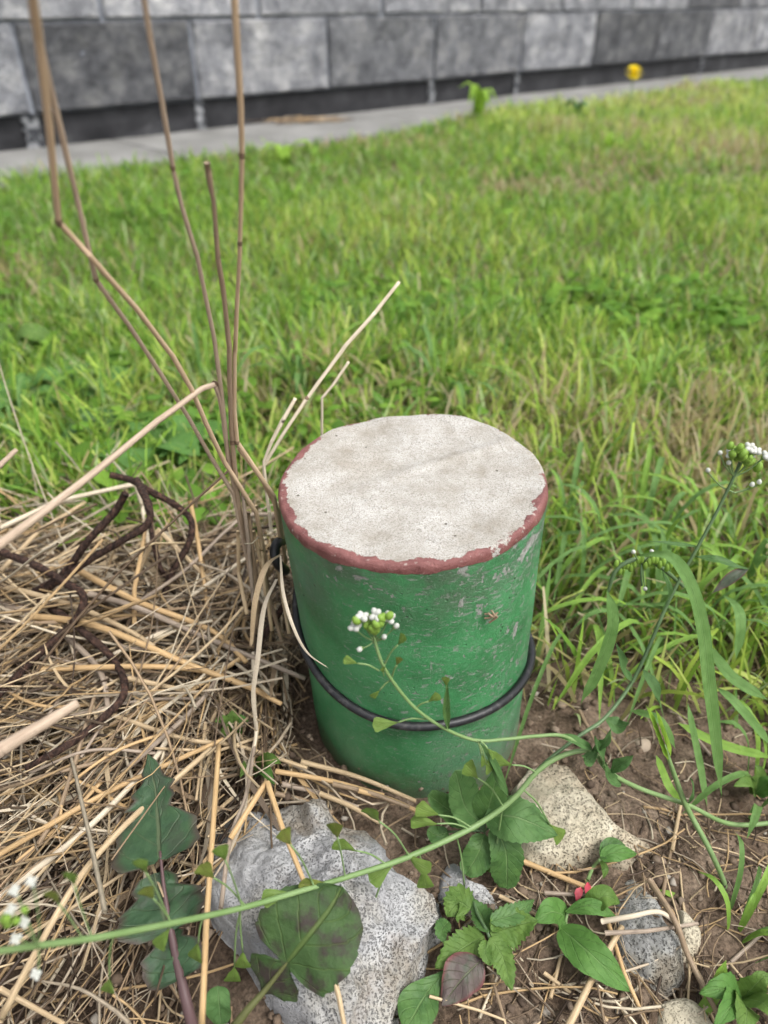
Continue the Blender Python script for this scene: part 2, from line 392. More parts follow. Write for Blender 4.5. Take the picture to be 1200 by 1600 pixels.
# leaves
def leafmat(name, a, b, vein, blotch=None, bl=0.0, nv=7.0, rough=0.5, tr=0.22, edge=None):
    s = Mt(name, rough, 0.25); u, v, _ = s.sep(s.uv())
    au = s.math('ABSOLUTE', s.math('SUBTRACT', s.math('MULTIPLY', u, 2.0), 1.0))
    c = s.ramp(s.noise(160, 5), [(0.3, a), (0.7, b)])
    if blotch: c = s.mix(s.math('MULTIPLY', s.step(s.noise(70, 5, None, 0.6), 0.46, 0.62), bl), c, blotch)
    if edge: c = s.mix(s.math('MULTIPLY', s.step(au, 0.72, 1.0), 0.8), c, edge)
    ph = s.math('FRACT', s.math('SUBTRACT', s.math('MULTIPLY', v, nv), s.math('MULTIPLY', au, 1.9)))
    side = s.step(s.math('ABSOLUTE', s.math('SUBTRACT', ph, 0.5)), 0.08, 0.0)
    mid = s.step(au, 0.07, 0.02)
    vn = s.math('MAXIMUM', s.math('MULTIPLY', side, 0.38), mid)
    c = s.mix(s.math('MULTIPLY', vn, 0.6), c, vein)
    s.color(c).bump(s.math('ADD', s.math('MULTIPLY', vn, -1.2), s.math('MULTIPLY', s.noise(230, 4), 1.4)), 0.6, 0.001).translucent(c, tr)
    return s.m
L_GREEN = leafmat('leaf_green', (0.045, 0.105, 0.03), (0.085, 0.17, 0.045), (0.15, 0.24, 0.09))
L_DEEP = leafmat('leaf_deep_green', (0.055, 0.125, 0.036), (0.09, 0.175, 0.055), (0.14, 0.22, 0.09), rough=.6)
L_LIGHT = leafmat('leaf_light_green', (0.065, 0.13, 0.024), (0.115, 0.195, 0.04), (0.15, 0.24, 0.075), nv=9, rough=.6)
L_SMOOTH = leafmat('leaf_smooth_green', (0.06, 0.145, 0.028), (0.09, 0.195, 0.042), (0.15, 0.26, 0.085), nv=4, rough=.6)
L_PURPLE = leafmat('leaf_purple_blotched', (0.03, 0.06, 0.018), (0.046, 0.088, 0.025), (0.085, 0.12, 0.03), (0.03, 0.018, 0.019), 0.9, nv=5, rough=.65, tr=.12)
L_WINE = leafmat('leaf_wine', (0.08, 0.055, 0.055), (0.12, 0.1, 0.085), (0.1, 0.12, 0.06), (0.05, 0.085, 0.05), 0.7, edge=(0.16, 0.05, 0.05))
L_LOBED = leafmat('leaf_lobed_dark', (0.03, 0.065, 0.032), (0.05, 0.1, 0.045), (0.11, 0.13, 0.07), (0.05, 0.05, 0.04), 0.5, nv=4, edge=(0.07, 0.045, 0.04))
L_BLADE = leafmat('wide_grass_blade', (0.1, 0.2, 0.05), (0.15, 0.27, 0.08), (0.17, 0.29, 0.1), nv=0.0, tr=0.35, rough=.6)
L_BLADE2 = leafmat('wide_grass_blade_yellowing', (0.15, 0.28, 0.045), (0.22, 0.36, 0.06), (0.26, 0.38, 0.1), nv=0.0, tr=0.3)
L_POD = leafmat('seed_pod', (0.11, 0.19, 0.035), (0.165, 0.25, 0.055), (0.22, 0.3, 0.09), nv=0.0, tr=0.35)
L_POD2 = leafmat('seed_pod_bronze', (0.12, 0.17, 0.03), (0.18, 0.2, 0.05), (0.15, 0.12, 0.05), nv=0.0, tr=0.3)
L_STEM = Mt('flower_stem', 0.5, 0.35); L_STEM.color(L_STEM.ramp(L_STEM.noise(90, 3), [(0.3, (0.115, 0.19, 0.062)), (0.7, (0.165, 0.245, 0.1))])); L_STEM = L_STEM.m
L_STEM2 = Mt('flower_stem_dark', 0.5, 0.35); L_STEM2.color(L_STEM2.ramp(L_STEM2.noise(90, 3), [(0.3, (0.06, 0.105, 0.045)), (0.7, (0.1, 0.16, 0.07))])); L_STEM2 = L_STEM2.m
L_PETAL = Mt('petal_white', 0.5, 0.3).color((0.58, 0.59, 0.54)).translucent((0.58, 0.6, 0.52), 0.3).m
L_BUD = Mt('bud_green', 0.5, 0.3).color((0.22, 0.36, 0.06)).translucent((0.3, 0.45, 0.08), 0.3).m
L_YELLOW = Mt('petal_yellow', 0.5, 0.3).color((0.82, 0.66, 0.015)).translucent((0.85, 0.7, 0.02), 0.3).m
L_BRIGHT = leafmat('leaf_bright', (0.2, 0.36, 0.04), (0.3, 0.46, 0.06), (0.3, 0.45, 0.1), tr=.4)
L_RED = Mt('seedling_red', 0.5, 0.3).color((0.4, 0.05, 0.07)).m
L_DSTEM = Mt('stem_purple_brown', 0.5, 0.3).color((0.085, 0.05, 0.05)).m
L_DSTEM2 = Mt('stem_olive', 0.5, 0.3).color((0.08, 0.085, 0.03)).m

# wall, footing, path
S = Mt('split_face_block', 0.9, 0.2)
oi = S.n('ShaderNodeObjectInfo')
bo = S.n('ShaderNodeVectorMath', operation='ADD'); S.put(bo.inputs[0], S.obj()); br = S.math('MULTIPLY', oi.outputs['Random'], 37.0); bc = S.n('ShaderNodeCombineXYZ'); S.put(bc.inputs[0], br); S.put(bc.inputs[2], S.math('MULTIPLY', br, 1.7)); S.put(bo.inputs[1], bc.outputs[0])
c = S.ramp(S.noise(13, 8, bo.outputs[0], 0.7), [(0.3, (0.06, 0.062, 0.068)), (0.5, (0.165, 0.168, 0.175)), (0.7, (0.34, 0.337, 0.325))])
sp = S.step(S.noise(110, 4, None, 0.7), 0.6, 0.7); c = S.mix(S.math('MULTIPLY', sp, 0.55), c, (0.5, 0.5, 0.47))
c = S.mix(1.0, c, oi.outputs['Color'], 'MULTIPLY')
S.color(c).bump(S.math('ADD', S.noise(28, 6), S.math('MULTIPLY', S.noise(140, 4), 0.5)), 0.9, 0.012)
M_BLOCK = S.m
S = Mt('bitumen_footing', 0.7, 0.3)
S.color(S.ramp(S.noise(12, 5), [(0.35, (0.012, 0.012, 0.014)), (0.6, (0.028, 0.028, 0.031)), (0.8, (0.07, 0.07, 0.072))])).bump(S.noise(80, 4), 0.5, 0.004); M_FOOT = S.m
S = Mt('mortar', 0.95, 0.1); S.color(S.ramp(S.noise(40, 4), [(0.3, (0.13, 0.14, 0.165)), (0.7, (0.23, 0.245, 0.275))])); M_MORT = S.m
S = Mt('lime_streak', 0.9, 0.1); S.color(S.ramp(S.noise(50, 4), [(0.4, (0.03, 0.032, 0.037)), (0.65, (0.27, 0.275, 0.285))])); M_DRIP = S.m
S = Mt('path_concrete', 0.9, 0.2)
S.color(S.ramp(S.noise(7, 6), [(0.3, (0.14, 0.138, 0.13)), (0.7, (0.235, 0.232, 0.222))])).bump(S.noise(120, 5), 0.4, 0.003); M_PATH = S.m

# ------------------------------------------------------------------ ground: one sheet to the horizon
def heap(x, y):
    """height of the straw heap left of the post"""
    x, y = np.asarray(x, float), np.asarray(y, float)
    a = np.exp(-(((x + 0.13) / 0.13) ** 2 + ((y - 0.335) / 0.10) ** 2)) * 0.046
    b = np.exp(-(((x + 0.30) / 0.16) ** 2 + ((y - 0.34) / 0.12) ** 2)) * 0.04
    c_ = np.exp(-(((x + 0.10) / 0.10) ** 2 + ((y - 0.2) / 0.07) ** 2)) * 0.012
    return np.maximum(a, b) + c_
def soilz(x, y):
    x, y = np.asarray(x, float), np.asarray(y, float)
    near = np.exp(-((y - 0.3) / 0.6) ** 2 - (x / 0.7) ** 2)
    return near * (0.006 * fbm(x * 14, y * 14, 0, 3, 3) + 0.0028 * fbm(x * 90, y * 90, 0, 9, 3)) + 0.006 * fbm(x * 3, y * 3, 0, 21, 2) * (1 - near) * np.exp(-((y / 6) ** 2))
def axis(lo, hi, step, far, grow=1.16):
    a = list(np.arange(lo, hi, step)); s = step; v = a[-1]
    while v < far: s *= grow; v += s; a.append(v)
    s = step; v = a[0]
    while v > -far: s *= grow; v -= s; a.insert(0, v)
    return np.array(a)
gx, gy = axis(-0.4, 0.45, 0.0028, 120), axis(0.06, 0.62, 0.0028, 120)
X, Yg = np.meshgrid(gx, gy, indexing='ij'); Z = soilz(X, Yg) + 0.4 * heap(X, Yg)
dd = np.hypot(X - PC[0], Yg - PC[1]); Z -= 0.004 * np.exp(-((dd - 0.062) / 0.012) ** 2)
nx, ny = X.shape; I = np.arange(nx * ny).reshape(nx, ny)
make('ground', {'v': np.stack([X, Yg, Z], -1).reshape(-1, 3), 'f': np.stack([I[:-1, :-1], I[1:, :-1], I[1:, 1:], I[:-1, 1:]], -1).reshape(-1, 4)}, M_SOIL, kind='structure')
def topz(x, y): return soilz(x, y) + heap(x, y)
def on(px, py, lift=0.0):
    """where the sight line meets the ground or the straw heap, then lifted"""
    d = ray(px, py); t = np.linspace(0.15, 3.2, 1500); p = EYE + d * t[:, None]
    hit = np.nonzero(p[:, 2] < topz(p[:, 0], p[:, 1]) + lift)[0]
    return p[hit[0]] if len(hit) else p[-1]

# ------------------------------------------------------------------ block wall with bitumen footing, path of slabs
WS, WC = 0.8837, 3.1591                       # foot of the wall: y = WS*x + WC
wa = math.atan(WS); wd = np.array([math.cos(wa), math.sin(wa), 0]); wnrm = np.array([math.sin(wa), -math.cos(wa), 0])   # normal faces the lawn
w0 = np.array([0, WC, 0.0])
def wl(s, out, z): return w0 + wd * s + wnrm * out + np.array([0, 0, z])
def wall_box(s0, s1, o0, o1, z0, z1, b=0.006, cut=7):
    """box along the wall with a chamfered, slightly uneven outer face"""
    ss = np.linspace(s0 + b, s1 - b, cut); zz = np.linspace(z0 + b, z1 - b, 4)
    v = []; f = []
    for z_ in zz:
        for s_ in ss: v.append(wl(s_, o1 + 0.006 * float(fbm(s_ * 9, z_ * 13, 0, 5, 3)), z_))
    for r_ in range(3):
        for q in range(cut - 1):
            i = r_ * cut + q; f.append([i, i + 1, i + 1 + cut, i + cut])
    n0 = len(v); v += [wl(s0, o1 - b, z0), wl(s1, o1 - b, z0), wl(s1, o1 - b, z1), wl(s0, o1 - b, z1), wl(s0, o0, z0), wl(s1, o0, z0), wl(s1, o0, z1), wl(s0, o0, z1)]
    bot = list(range(cut)); top = list(range(3 * cut, 4 * cut)); lef = [k * cut for k in range(4)]; rig = [k * cut + cut - 1 for k in range(4)]
    f += [[n0, n0 + 1] + bot[::-1], [n0 + 3] + top + [n0 + 2], [n0] + lef + [n0 + 3], [n0 + 1, n0 + 2] + rig[::-1]]
    f += [[n0, n0 + 4, n0 + 5, n0 + 1], [n0 + 1, n0 + 5, n0 + 6, n0 + 2], [n0 + 2, n0 + 6, n0 + 7, n0 + 3], [n0 + 3, n0 + 7, n0 + 4, n0]]
    return {'v': v, 'f': f}
wall = thing('block_wall', 'grey split-face concrete block wall on a black footing behind the lawn', 'wall', wl(0, 0, 0)); wall['kind'] = 'thing'
JS = []
BW, BH = 0.515, 0.212
px0 = ray(302, 100); t0 = WC / (px0[1] - WS * px0[0]); sj = float(np.dot((EYE + px0 * t0 - w0)[:2], wd[:2]))   # a joint seen in the photo
make('footing', wall_box(sj - 7 * BW, sj + 17 * BW, -0.2, -0.012, -0.03, 0.095, 0.004, 90), M_FOOT, wall, smooth=False)
make('mortar', wall_box(sj - 7 * BW, sj + 17 * BW, -0.2, 0.001, 0.0952, 0.095 + 3 * BH, 0.003, 60), M_MORT, wall, smooth=False)
tones = {-3: 0.9, -2: 1.2, -1: 0.45, 0: 1.1, 1: 0.72, 2: 0.78, 3: 1.15, 4: 0.45, 5: 0.52, 6: 1.0, 7: 1.2}
rr = random.Random(3)
for row in range(3):
    for k in range(-6, 16):
        off = 0 if row % 2 == 0 else -0.52 * BW
        s0 = sj + k * BW + off
        tone = tones.get(k, rr.uniform(0.6, 1.25)) if row == 0 else rr.choice([0.3, 0.5, 0.9, 1.2, 1.3])
        b_ = make('block', wall_box(s0 + 0.006, s0 + BW - 0.006, -0.19, 0.012, 0.099 + row * BH, 0.093 + (row + 1) * BH), M_BLOCK, wall, smooth=False)
        b_.color = (tone, tone, tone * 1.03, 1)
for k in (-3, -1, 0, 2, 3, 6, 9, 12):         # lime run-off under the joints
    s0 = sj + k * BW + rr.uniform(-0.01, 0.01); ww = {-1: 0.03, 0: 0.024, 1: 0.004, 2: 0.02, 3: 0.018, 4: 0.006, 5: 0.014, 6: 0.022}.get(k, rr.choice([0.006, 0.01, 0.02]))
    n = 9; zz = np.linspace(0.0945, 0.002 + (0 if rr.random() < 0.7 else 0.03), n); lft, rgt = [], []
    for z_ in zz:
        a_ = ww * (0.5 + 0.5 * rr.random()); lft.append(wl(s0 - a_, -0.0035, z_)); rgt.append(wl(s0 + a_ * rr.uniform(0.5, 1), -0.0035, z_))
    lb = [p - wnrm * 0.012 for p in lft]; rb = [p - wnrm * 0.012 for p in rgt]
    f = []
    for i in range(n - 1): f += [[i, n + i, n + i + 1, i + 1], [2 * n + i, i, i + 1, 2 * n + i + 1], [n + i, 3 * n + i, 3 * n + i + 1, n + i + 1]]
    make('lime_streak', {'v': lft + rgt + lb + rb, 'f': f}, M_DRIP, wall, smooth=False)

PW = 0.42
path = thing('path', 'grey concrete path strip at the foot of the block wall', 'path', wl(0, 0.2, 0)); path['kind'] = 'structure'; del path['category']
s_ = sj - 3.3
while s_ < sj + 7.5:
    make('slab', wall_box(s_ + 0.004, s_ + 0.996, -0.011, PW, -0.05, 0.012 + rr.uniform(-0.001, 0.001), 0.004, 5), M_PATH, path, smooth=False); s_ += 1.0

# ------------------------------------------------------------------ lawn: grass blades
def path_out(x, y): return (np.asarray(x) - w0[0]) * wnrm[0] + (np.asarray(y) - w0[1]) * wnrm[1]
def lawn_mask(x, y):
    """1 inside the lawn, falling to 0 over bare soil, post, heap and path"""
    n1 = 0.035 * fbm(x * 7, y * 7, 0, 31, 3)
    lim = np.where(x < -0.03, 0.445, np.where(x < 0.075, 0.375, 0.36 - 0.12 * np.clip((x - 0.12) / 0.2, 0, 1)))
    a = np.where(x > 0.075, np.clip((y + n1 - lim + 0.085) / 0.1, 0, 1), np.clip((y + n1 - lim) / 0.03, 0, 1))
    b = np.clip((path_out(x, y) - PW + 0.035 - 0.13 * np.exp(-((x + 0.15) / 0.2) ** 2) + 0.06 * fbm(x * 5, y * 5, 0, 41, 2)) / 0.05, 0, 1)
    return a * b
def lawn_pts(n, ylo, yhi):
    out = []; tot = 0
    while tot < n:
        y = rng.uniform(ylo, yhi, n * 3); hw = 0.66 * y + 0.35
        x = rng.uniform(-1, 1, n * 3) * (0.66 * yhi + 0.35)
        ok = (np.abs(x) < hw) & (rng.random(n * 3) < lawn_mask(x, y)); q = np.stack([x, y], 1)[ok]; out.append(q); tot += len(q)
    return np.concatenate(out)[:n]
G0 = np.array([[0.155, 0.3, 0.042], [0.245, 0.4, 0.058], [0.36, 0.475, 0.085], [0.5, 0.575, 0.16], [0.145, 0.275, 0.07], [0.35, 0.45, 0.2]])
GD = np.array([[0.42, 0.34, 0.19], [0.34, 0.3, 0.13], [0.5, 0.43, 0.28]])
def grass(n, ylo, yhi, hlo, hhi, wlo, whi, K=5, dead=0.08, flat=0.0):
    p = lawn_pts(n, ylo, yhi); x, y = p[:, 0], p[:, 1]
    patch = fbm(x * 2.2, y * 2.2, 0, 51, 3); fine = fbm(x * 16, y * 16, 0, 61, 2)
    h = rng.uniform(hlo, hhi, n) * (1 + 0.28 * patch + 0.22 * fine); wdt = rng.uniform(wlo, whi, n)
    az = rng.uniform(0, 2 * np.pi, n); lean = np.abs(rng.normal(0.7, 0.5, n)) + flat
    t = np.linspace(0, 1, K)[None, :]
    curve = rng.uniform(0.2, 1.3, n)[:, None]
    th = lean[:, None] * 0.5 + curve * t                   # angle from vertical grows along the blade
    dl = (h / (K - 1))[:, None]
    r_ = np.concatenate([np.zeros((n, 1)), np.cumsum(np.sin(th[:, :-1]) * dl, 1)], 1)
    z = np.concatenate([np.zeros((n, 1)), np.cumsum(np.cos(th[:, :-1]) * dl, 1)], 1)
    P = np.stack([x[:, None] + r_ * np.cos(az)[:, None], y[:, None] + r_ * np.sin(az)[:, None], np.maximum(z, 0.001) + topz(x, y)[:, None] - 0.002], -1)
    prof = np.array([0.65, 1.0, 0.95, 0.7, 0.06]) if K == 5 else np.array([0.7, 1.0, 0.7, 0.06])
    cut = rng.random(n) < 0.35                              # mown tips stay blunt
    Wd = 0.5 * wdt[:, None] * np.where(cut[:, None], np.maximum(prof, 0.55), prof)
    tw = az + np.pi / 2 + rng.normal(0, 0.5, n)
    Sd = np.stack([np.cos(tw), np.sin(tw), rng.normal(0, 0.25, n)], 1)
    ci = np.clip(((patch * 0.45 + 0.3 * np.clip(x, -1, 1) + 0.5) * 3 + rng.normal(0, 0.9, n)), 0, 3).astype(int)
    ci = np.where(rng.random(n) < 0.25, rng.integers(4, 6, n), ci)
    c_ = G0[ci] * rng.uniform(0.65, 1.3, (n, 1))
    dm = rng.random(n) < dead * (0.7 + 7.0 * np.clip(fbm(x * 3.5, y * 3.5, 0, 71, 3) + 0.25 * np.clip(x, -0.5, 0.5), 0, 1))
    c_ = np.where(dm[:, None], GD[rng.integers(0, 3, n)], c_)
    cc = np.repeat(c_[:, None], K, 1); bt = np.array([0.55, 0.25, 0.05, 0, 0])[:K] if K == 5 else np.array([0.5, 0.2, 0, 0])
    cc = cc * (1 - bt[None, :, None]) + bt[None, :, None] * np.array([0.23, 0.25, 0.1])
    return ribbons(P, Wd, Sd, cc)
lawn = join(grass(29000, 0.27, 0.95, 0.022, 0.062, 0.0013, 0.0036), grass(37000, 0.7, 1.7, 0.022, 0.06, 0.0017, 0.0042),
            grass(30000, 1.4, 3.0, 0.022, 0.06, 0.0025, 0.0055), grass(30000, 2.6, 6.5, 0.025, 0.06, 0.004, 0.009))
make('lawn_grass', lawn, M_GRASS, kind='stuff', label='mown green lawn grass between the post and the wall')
thatch = join(grass(8000, 0.3, 1.0, 0.02, 0.05, 0.001, 0.0025, dead=1.5, flat=1.3), grass(3500, 0.9, 2.4, 0.025, 0.05, 0.0015, 0.003, dead=1.5, flat=1.2))
make('dry_thatch', thatch, M_GRASS, kind='stuff', label='pale dry thatch lying between the lawn blades')
# small round leaves of clover and chickweed through the lawn
def leaflets(n, ylo, yhi, rlo, rhi, xr=None):
    p = lawn_pts(n * 2, ylo, yhi); m = fbm(p[:, 0] * 5, p[:, 1] * 5, 0, 81, 2) + (-0.5 * p[:, 0] / p[:, 1]) > -0.05; p = p[m][:n]; n = len(p)
    z = topz(p[:, 0], p[:, 1]) + rng.uniform(0.008, 0.04, n); r_ = rng.uniform(rlo, rhi, n); az = rng.uniform(0, 2 * np.pi, n)
    d = np.stack([np.cos(az), np.sin(az), rng.normal(0.1, 0.35, n)], 1); K = 5
    t = np.linspace(-1, 1, K)[None, :, None]; P = np.stack([p[:, 0], p[:, 1], z], 1)[:, None] + d[:, None] * t * (r_ * 1.35)[:, None, None]
    P[:, :, 2] -= (t[:, :, 0] ** 2) * 0.25 * r_[:, None]
    Wd = r_[:, None] * np.array([0.15, 0.8, 1.0, 0.85, 0.1])[None]
    Sd = np.stack([-np.sin(az), np.cos(az), rng.normal(0, 0.2, n)], 1)
    c_ = np.array([[0.13, 0.26, 0.035], [0.18, 0.32, 0.045], [0.105, 0.22, 0.035]])[rng.integers(0, 3, n)] * rng.uniform(0.8, 1.25, (n, 1))
    return ribbons(P, Wd, Sd, c_, fold=0.25)
make('clover_leaves', join(leaflets(3400, 0.35, 1.0, 0.003, 0.009), leaflets(700, 0.9, 2.6, 0.004, 0.009)), M_GRASS, kind='stuff', label='small round clover and chickweed leaves among the lawn grass')

# ------------------------------------------------------------------ concrete post
post = thing('concrete_post', 'short green painted round concrete post with pale top and maroon rim', 'post', PC)
na = 144
A = np.linspace(0, 2 * np.pi, na, endpoint=False)
def prad(a, z):
    ca, sa = np.cos(a), np.sin(a)
    return PR * (1 + 0.012 * fbm(ca * 1.2, sa * 1.2, z * 8, 5, 2) + 0.004 * fbm(ca * 4, sa * 4, z * 40, 8, 3) - 0.05 * (1 - np.clip(z / PH, 0, 1)))
def rim_drop(a):    # uneven height of the top edge; a nick at the front left and a flat at the back
    return 0.0012 * fbm(np.cos(a) * 2.5, np.sin(a) * 2.5, 0, 15, 3) - 0.0022 * np.exp(-(((a - math.radians(247) + math.pi) % (2 * math.pi) - math.pi) / 0.06) ** 2)
zs = np.concatenate([np.linspace(-0.03, PH - 0.012, 46)])
rows = []
for z_ in zs: rows.append(np.stack([np.cos(A) * prad(A, z_), np.sin(A) * prad(A, z_), np.full(na, z_)], 1))
ringf = lambda m: np.array([[r_ * na + k, r_ * na + (k + 1) % na, (r_ + 1) * na + (k + 1) % na, (r_ + 1) * na + k] for r_ in range(m - 1) for k in range(na)])
make('shaft', {'v': np.concatenate(rows) + PC, 'f': ringf(len(rows))}, M_POST, post)
rows = []; er = 0.0024
for q in np.linspace(-0.0055, 0, 3, endpoint=False): rows.append(np.stack([np.cos(A) * prad(A, PH), np.sin(A) * prad(A, PH), PH - er + q + 0 * A], 1))
rows[0] = np.stack([np.cos(A) * prad(A, PH - 0.012), np.sin(A) * prad(A, PH - 0.012), np.full(na, PH - 0.012)], 1)
for q in np.linspace(0, 1, 7):
    a_ = q * math.pi / 2; bulge = -0.0001 * math.sin(q * math.pi)
    rr_ = prad(A, PH) - er * 0.8 * (1 - math.cos(a_)) + bulge
    rows.append(np.stack([np.cos(A) * rr_, np.sin(A) * rr_, PH - er + er * math.sin(a_) + rim_drop(A)], 1))
re = prad(A, PH) - er * 0.8
for q in np.linspace(0, 1, 30)[1:]:
    rr_ = re * (1 - q) + 1e-5; xx, yy = np.cos(A) * rr_, np.sin(A) * rr_
    ridge = 0.0012 * np.exp(-((yy - 0.45 * xx - 0.006) / 0.004) ** 2) * np.clip((xx + 0.03) / 0.03, 0, 1)
    rows.append(np.stack([xx, yy, PH + rim_drop(A) * (1 - q) ** 14 + 0.00045 * fbm(xx * 60, yy * 60, 0, 2, 3) * min(1, q * 6) + ridge - 0.0008 * min(1, q * 3)], 1))
make('cap', {'v': np.concatenate(rows) + PC, 'f': ringf(len(rows))}, M_POST, post)

post.rotation_euler = (LEANX, LEAN, 0)
# cable tied round the post
RM = np.array(__import__('mathutils').Euler((LEANX, LEAN, 0)).to_matrix())
def lean(p): return PC + RM @ (np.asarray(p) - PC)
def cable_pt(a, z, k=1.0): r_ = PR * k * 0.97 + 0.0017; return lean(PC + np.array([math.cos(a) * r_, math.sin(a) * r_, z]))
zf = at(655, 1132, PC[1] - PR - 0.004)[2]; zr = at(838, 1000, PC[1])[2]; zl = at(446, 925, PC[1])[2]
pts = []
for dg in range(-200, 90, 8):
    a_ = math.radians(dg + 0.0)          # -180 left, -90 front, 0 right
    t = (dg + 90) / 90.0
    z_ = zf + ((zr - zf) if t > 0 else (zl - zf)) * min(abs(t), 1.25) ** 1.7
    pts.append(cable_pt(a_, z_, 1.0))
make('cable', tubes([spline(pts, 90)], 0.0021, 10), M_CABLE, base=pts[0], label='black rubber cable looped round the green post', cat='cable')

# ------------------------------------------------------------------ stones
def stone(name, outl, zo, h, mat, label, seed, tilt=(0, 0), rough=0.004, nring=34, power=2.6, cpx=None, bumps=(), cuts=9):
    pts = np.array([gz(x, y, zo) for x, y in outl]); n = 110
    q = spline(np.vstack([pts, pts[:1]]), n + 1)[:-1]
    cen = gz(*cpx, zo) if cpx else q.mean(0)
    v = []; S_ = np.linspace(1.0, 0.0, nring) ** 0.8
    for s_ in np.concatenate([[1.02, 1.03], S_]):
        p = cen + (q - cen) * max(s_, 1e-4)
        if s_ > 1.0: z_ = -0.02 if s_ == 1.02 else 0.0
        else: z_ = h * (1 - s_ ** power) ** (1 / 2.2)
        p = p.copy(); p[:, 2] = z_ + (tilt[0] * (p[:, 0] - cen[0]) + tilt[1] * (p[:, 1] - cen[1])) * (1 if s_ <= 1 else 0.2)
        v.append(p)
    v = np.concatenate(v)
    for bx_, by_, bh, br in bumps:
        c_ = gz(bx_, by_, zo); v[:, 2] += bh * np.exp(-((v[:, 0] - c_[0]) ** 2 + (v[:, 1] - c_[1]) ** 2) / br ** 2)
    e = rough * fbm(v[:, 0] * 40, v[:, 1] * 40, v[:, 2] * 40, seed, 4); e2 = rough * fbm(v[:, 0] * 40 + 9, v[:, 1] * 40, v[:, 2] * 40 + 5, seed + 9, 4)
    v[:, 2] += e; v[:, 0] += e2 * 0.8; v[:, 1] += np.roll(e2, 3) * 0.0 + e * 0.5
    lr = np.random.default_rng(seed); sz = np.ptp(q[:, 0]); v0 = v - np.array([cen[0], cen[1], 0])      # broken faces: plane cuts
    for _k in range(cuts):
        a_ = lr.uniform(0, 2 * np.pi); tl = lr.uniform(0.25, 1.0); nn_ = np.array([math.cos(a_) * math.sin(tl), math.sin(a_) * math.sin(tl), math.cos(tl)])
        dd_ = v0 @ nn_ - (h * math.cos(tl) * 0.86 + 0.36 * sz * math.sin(tl) * lr.uniform(0.55, 1.05)); v0 = np.where((dd_ > 0)[:, None] & (v0[:, 2:] > 0.002), v0 - nn_ * (np.maximum(dd_, 0) * 0.9)[:, None], v0)
    v = v0 + np.array([cen[0], cen[1], 0]) + (rough * 0.3 * fbm(v[:, 0] * 260, v[:, 1] * 260, v[:, 2] * 260, seed + 3, 3) + rough * 0.4 * fbm(v[:, 0] * 95, v[:, 1] * 95, v[:, 2] * 95, seed + 6, 3))[:, None] * np.array([0.3, -0.5, 1])
    m = len(v) // n
    f = np.array([[r_ * n + k, r_ * n + (k + 1) % n, (r_ + 1) * n + (k + 1) % n, (r_ + 1) * n + k] for r_ in range(m - 1) for k in range(n)])
    b = cen.copy(); b[2] = 0
    return make(name, {'v': v, 'f': f}, mat, base=b, label=label, cat='stone')
stone('stone', [(290, 1285), (330, 1262), (400, 1270), (470, 1256), (520, 1268), (565, 1305), (620, 1365), (682, 1412), (690, 1455), (650, 1520), (625, 1600), (600, 1680), (520, 1690), (470, 1610), (410, 1530), (345, 1455), (310, 1380)], 0.012, 0.03, M_STONE,
      'large pale grey porous stone in front of the green post', 3, (0.02, 0.05), 0.0058, 60, 5.0, (490, 1440), [(498, 1284, 0.013, 0.0055), (440, 1480, 0.004, 0.02), (560, 1400, 0.004, 0.02)])
stone('stone', [(795, 1235), (830, 1205), (880, 1200), (930, 1255), (975, 1300), (1024, 1330), (1010, 1358), (930, 1352), (850, 1352), (800, 1330)], 0.008, 0.016, M_STONE2,
      'yellowish lichen-stained stone right of the post', 13, (-0.02, 0.12), 0.003, 34, 6.0, None, (), 2)
stone('stone', [(965, 1380), (1005, 1372), (1035, 1410), (1040, 1450), (1065, 1480), (1066, 1525), (1030, 1545), (985, 1535), (975, 1490), (955, 1440)], 0.006, 0.013, M_STONE3,
      'small dark grey porous stone below the yellowish stone', 23, (0, 0.1), 0.003, 30, 3.0)
stone('stone', [(690, 1370), (715, 1345), (735, 1385), (770, 1400), (775, 1430), (720, 1425), (690, 1405)], 0.004, 0.011, M_STONE, 'little grey stone under the round leaves beside the large stone', 33, (0, 0), 0.0025, 18)
stone('stone', [(1030, 1570), (1070, 1555), (1105, 1580), (1120, 1640), (1030, 1640)], 0.002, 0.006, M_STONE2, 'flat earthy stone at the lower frame edge under the small dark stone', 43, (0, 0), 0.002, 18)
stone('stone', [(1058, 1425), (1090, 1430), (1095, 1470), (1080, 1505), (1062, 1490)], 0.003, 0.008, M_STONE2, 'little yellow crumbly stone touching the small dark porous stone', 53, (0, 0), 0.002, 16)
stone('pebble', [(985, 1160), (1000, 1153), (1018, 1162), (1015, 1178), (992, 1176)], 0.002, 0.006, M_PEBBLE, 'smooth brown pebble on the soil above the yellowish stone', 63, (0, 0), 0.0006, 12)
stone('shell', [(912, 1112), (925, 1102), (940, 1110), (940, 1124), (922, 1126)], 0.002, 0.003, M_SHELL, 'pale pinkish shell fragment on the soil right of the post', 73, (0, 0), 0.0012, 12)['category'] = 'shell'

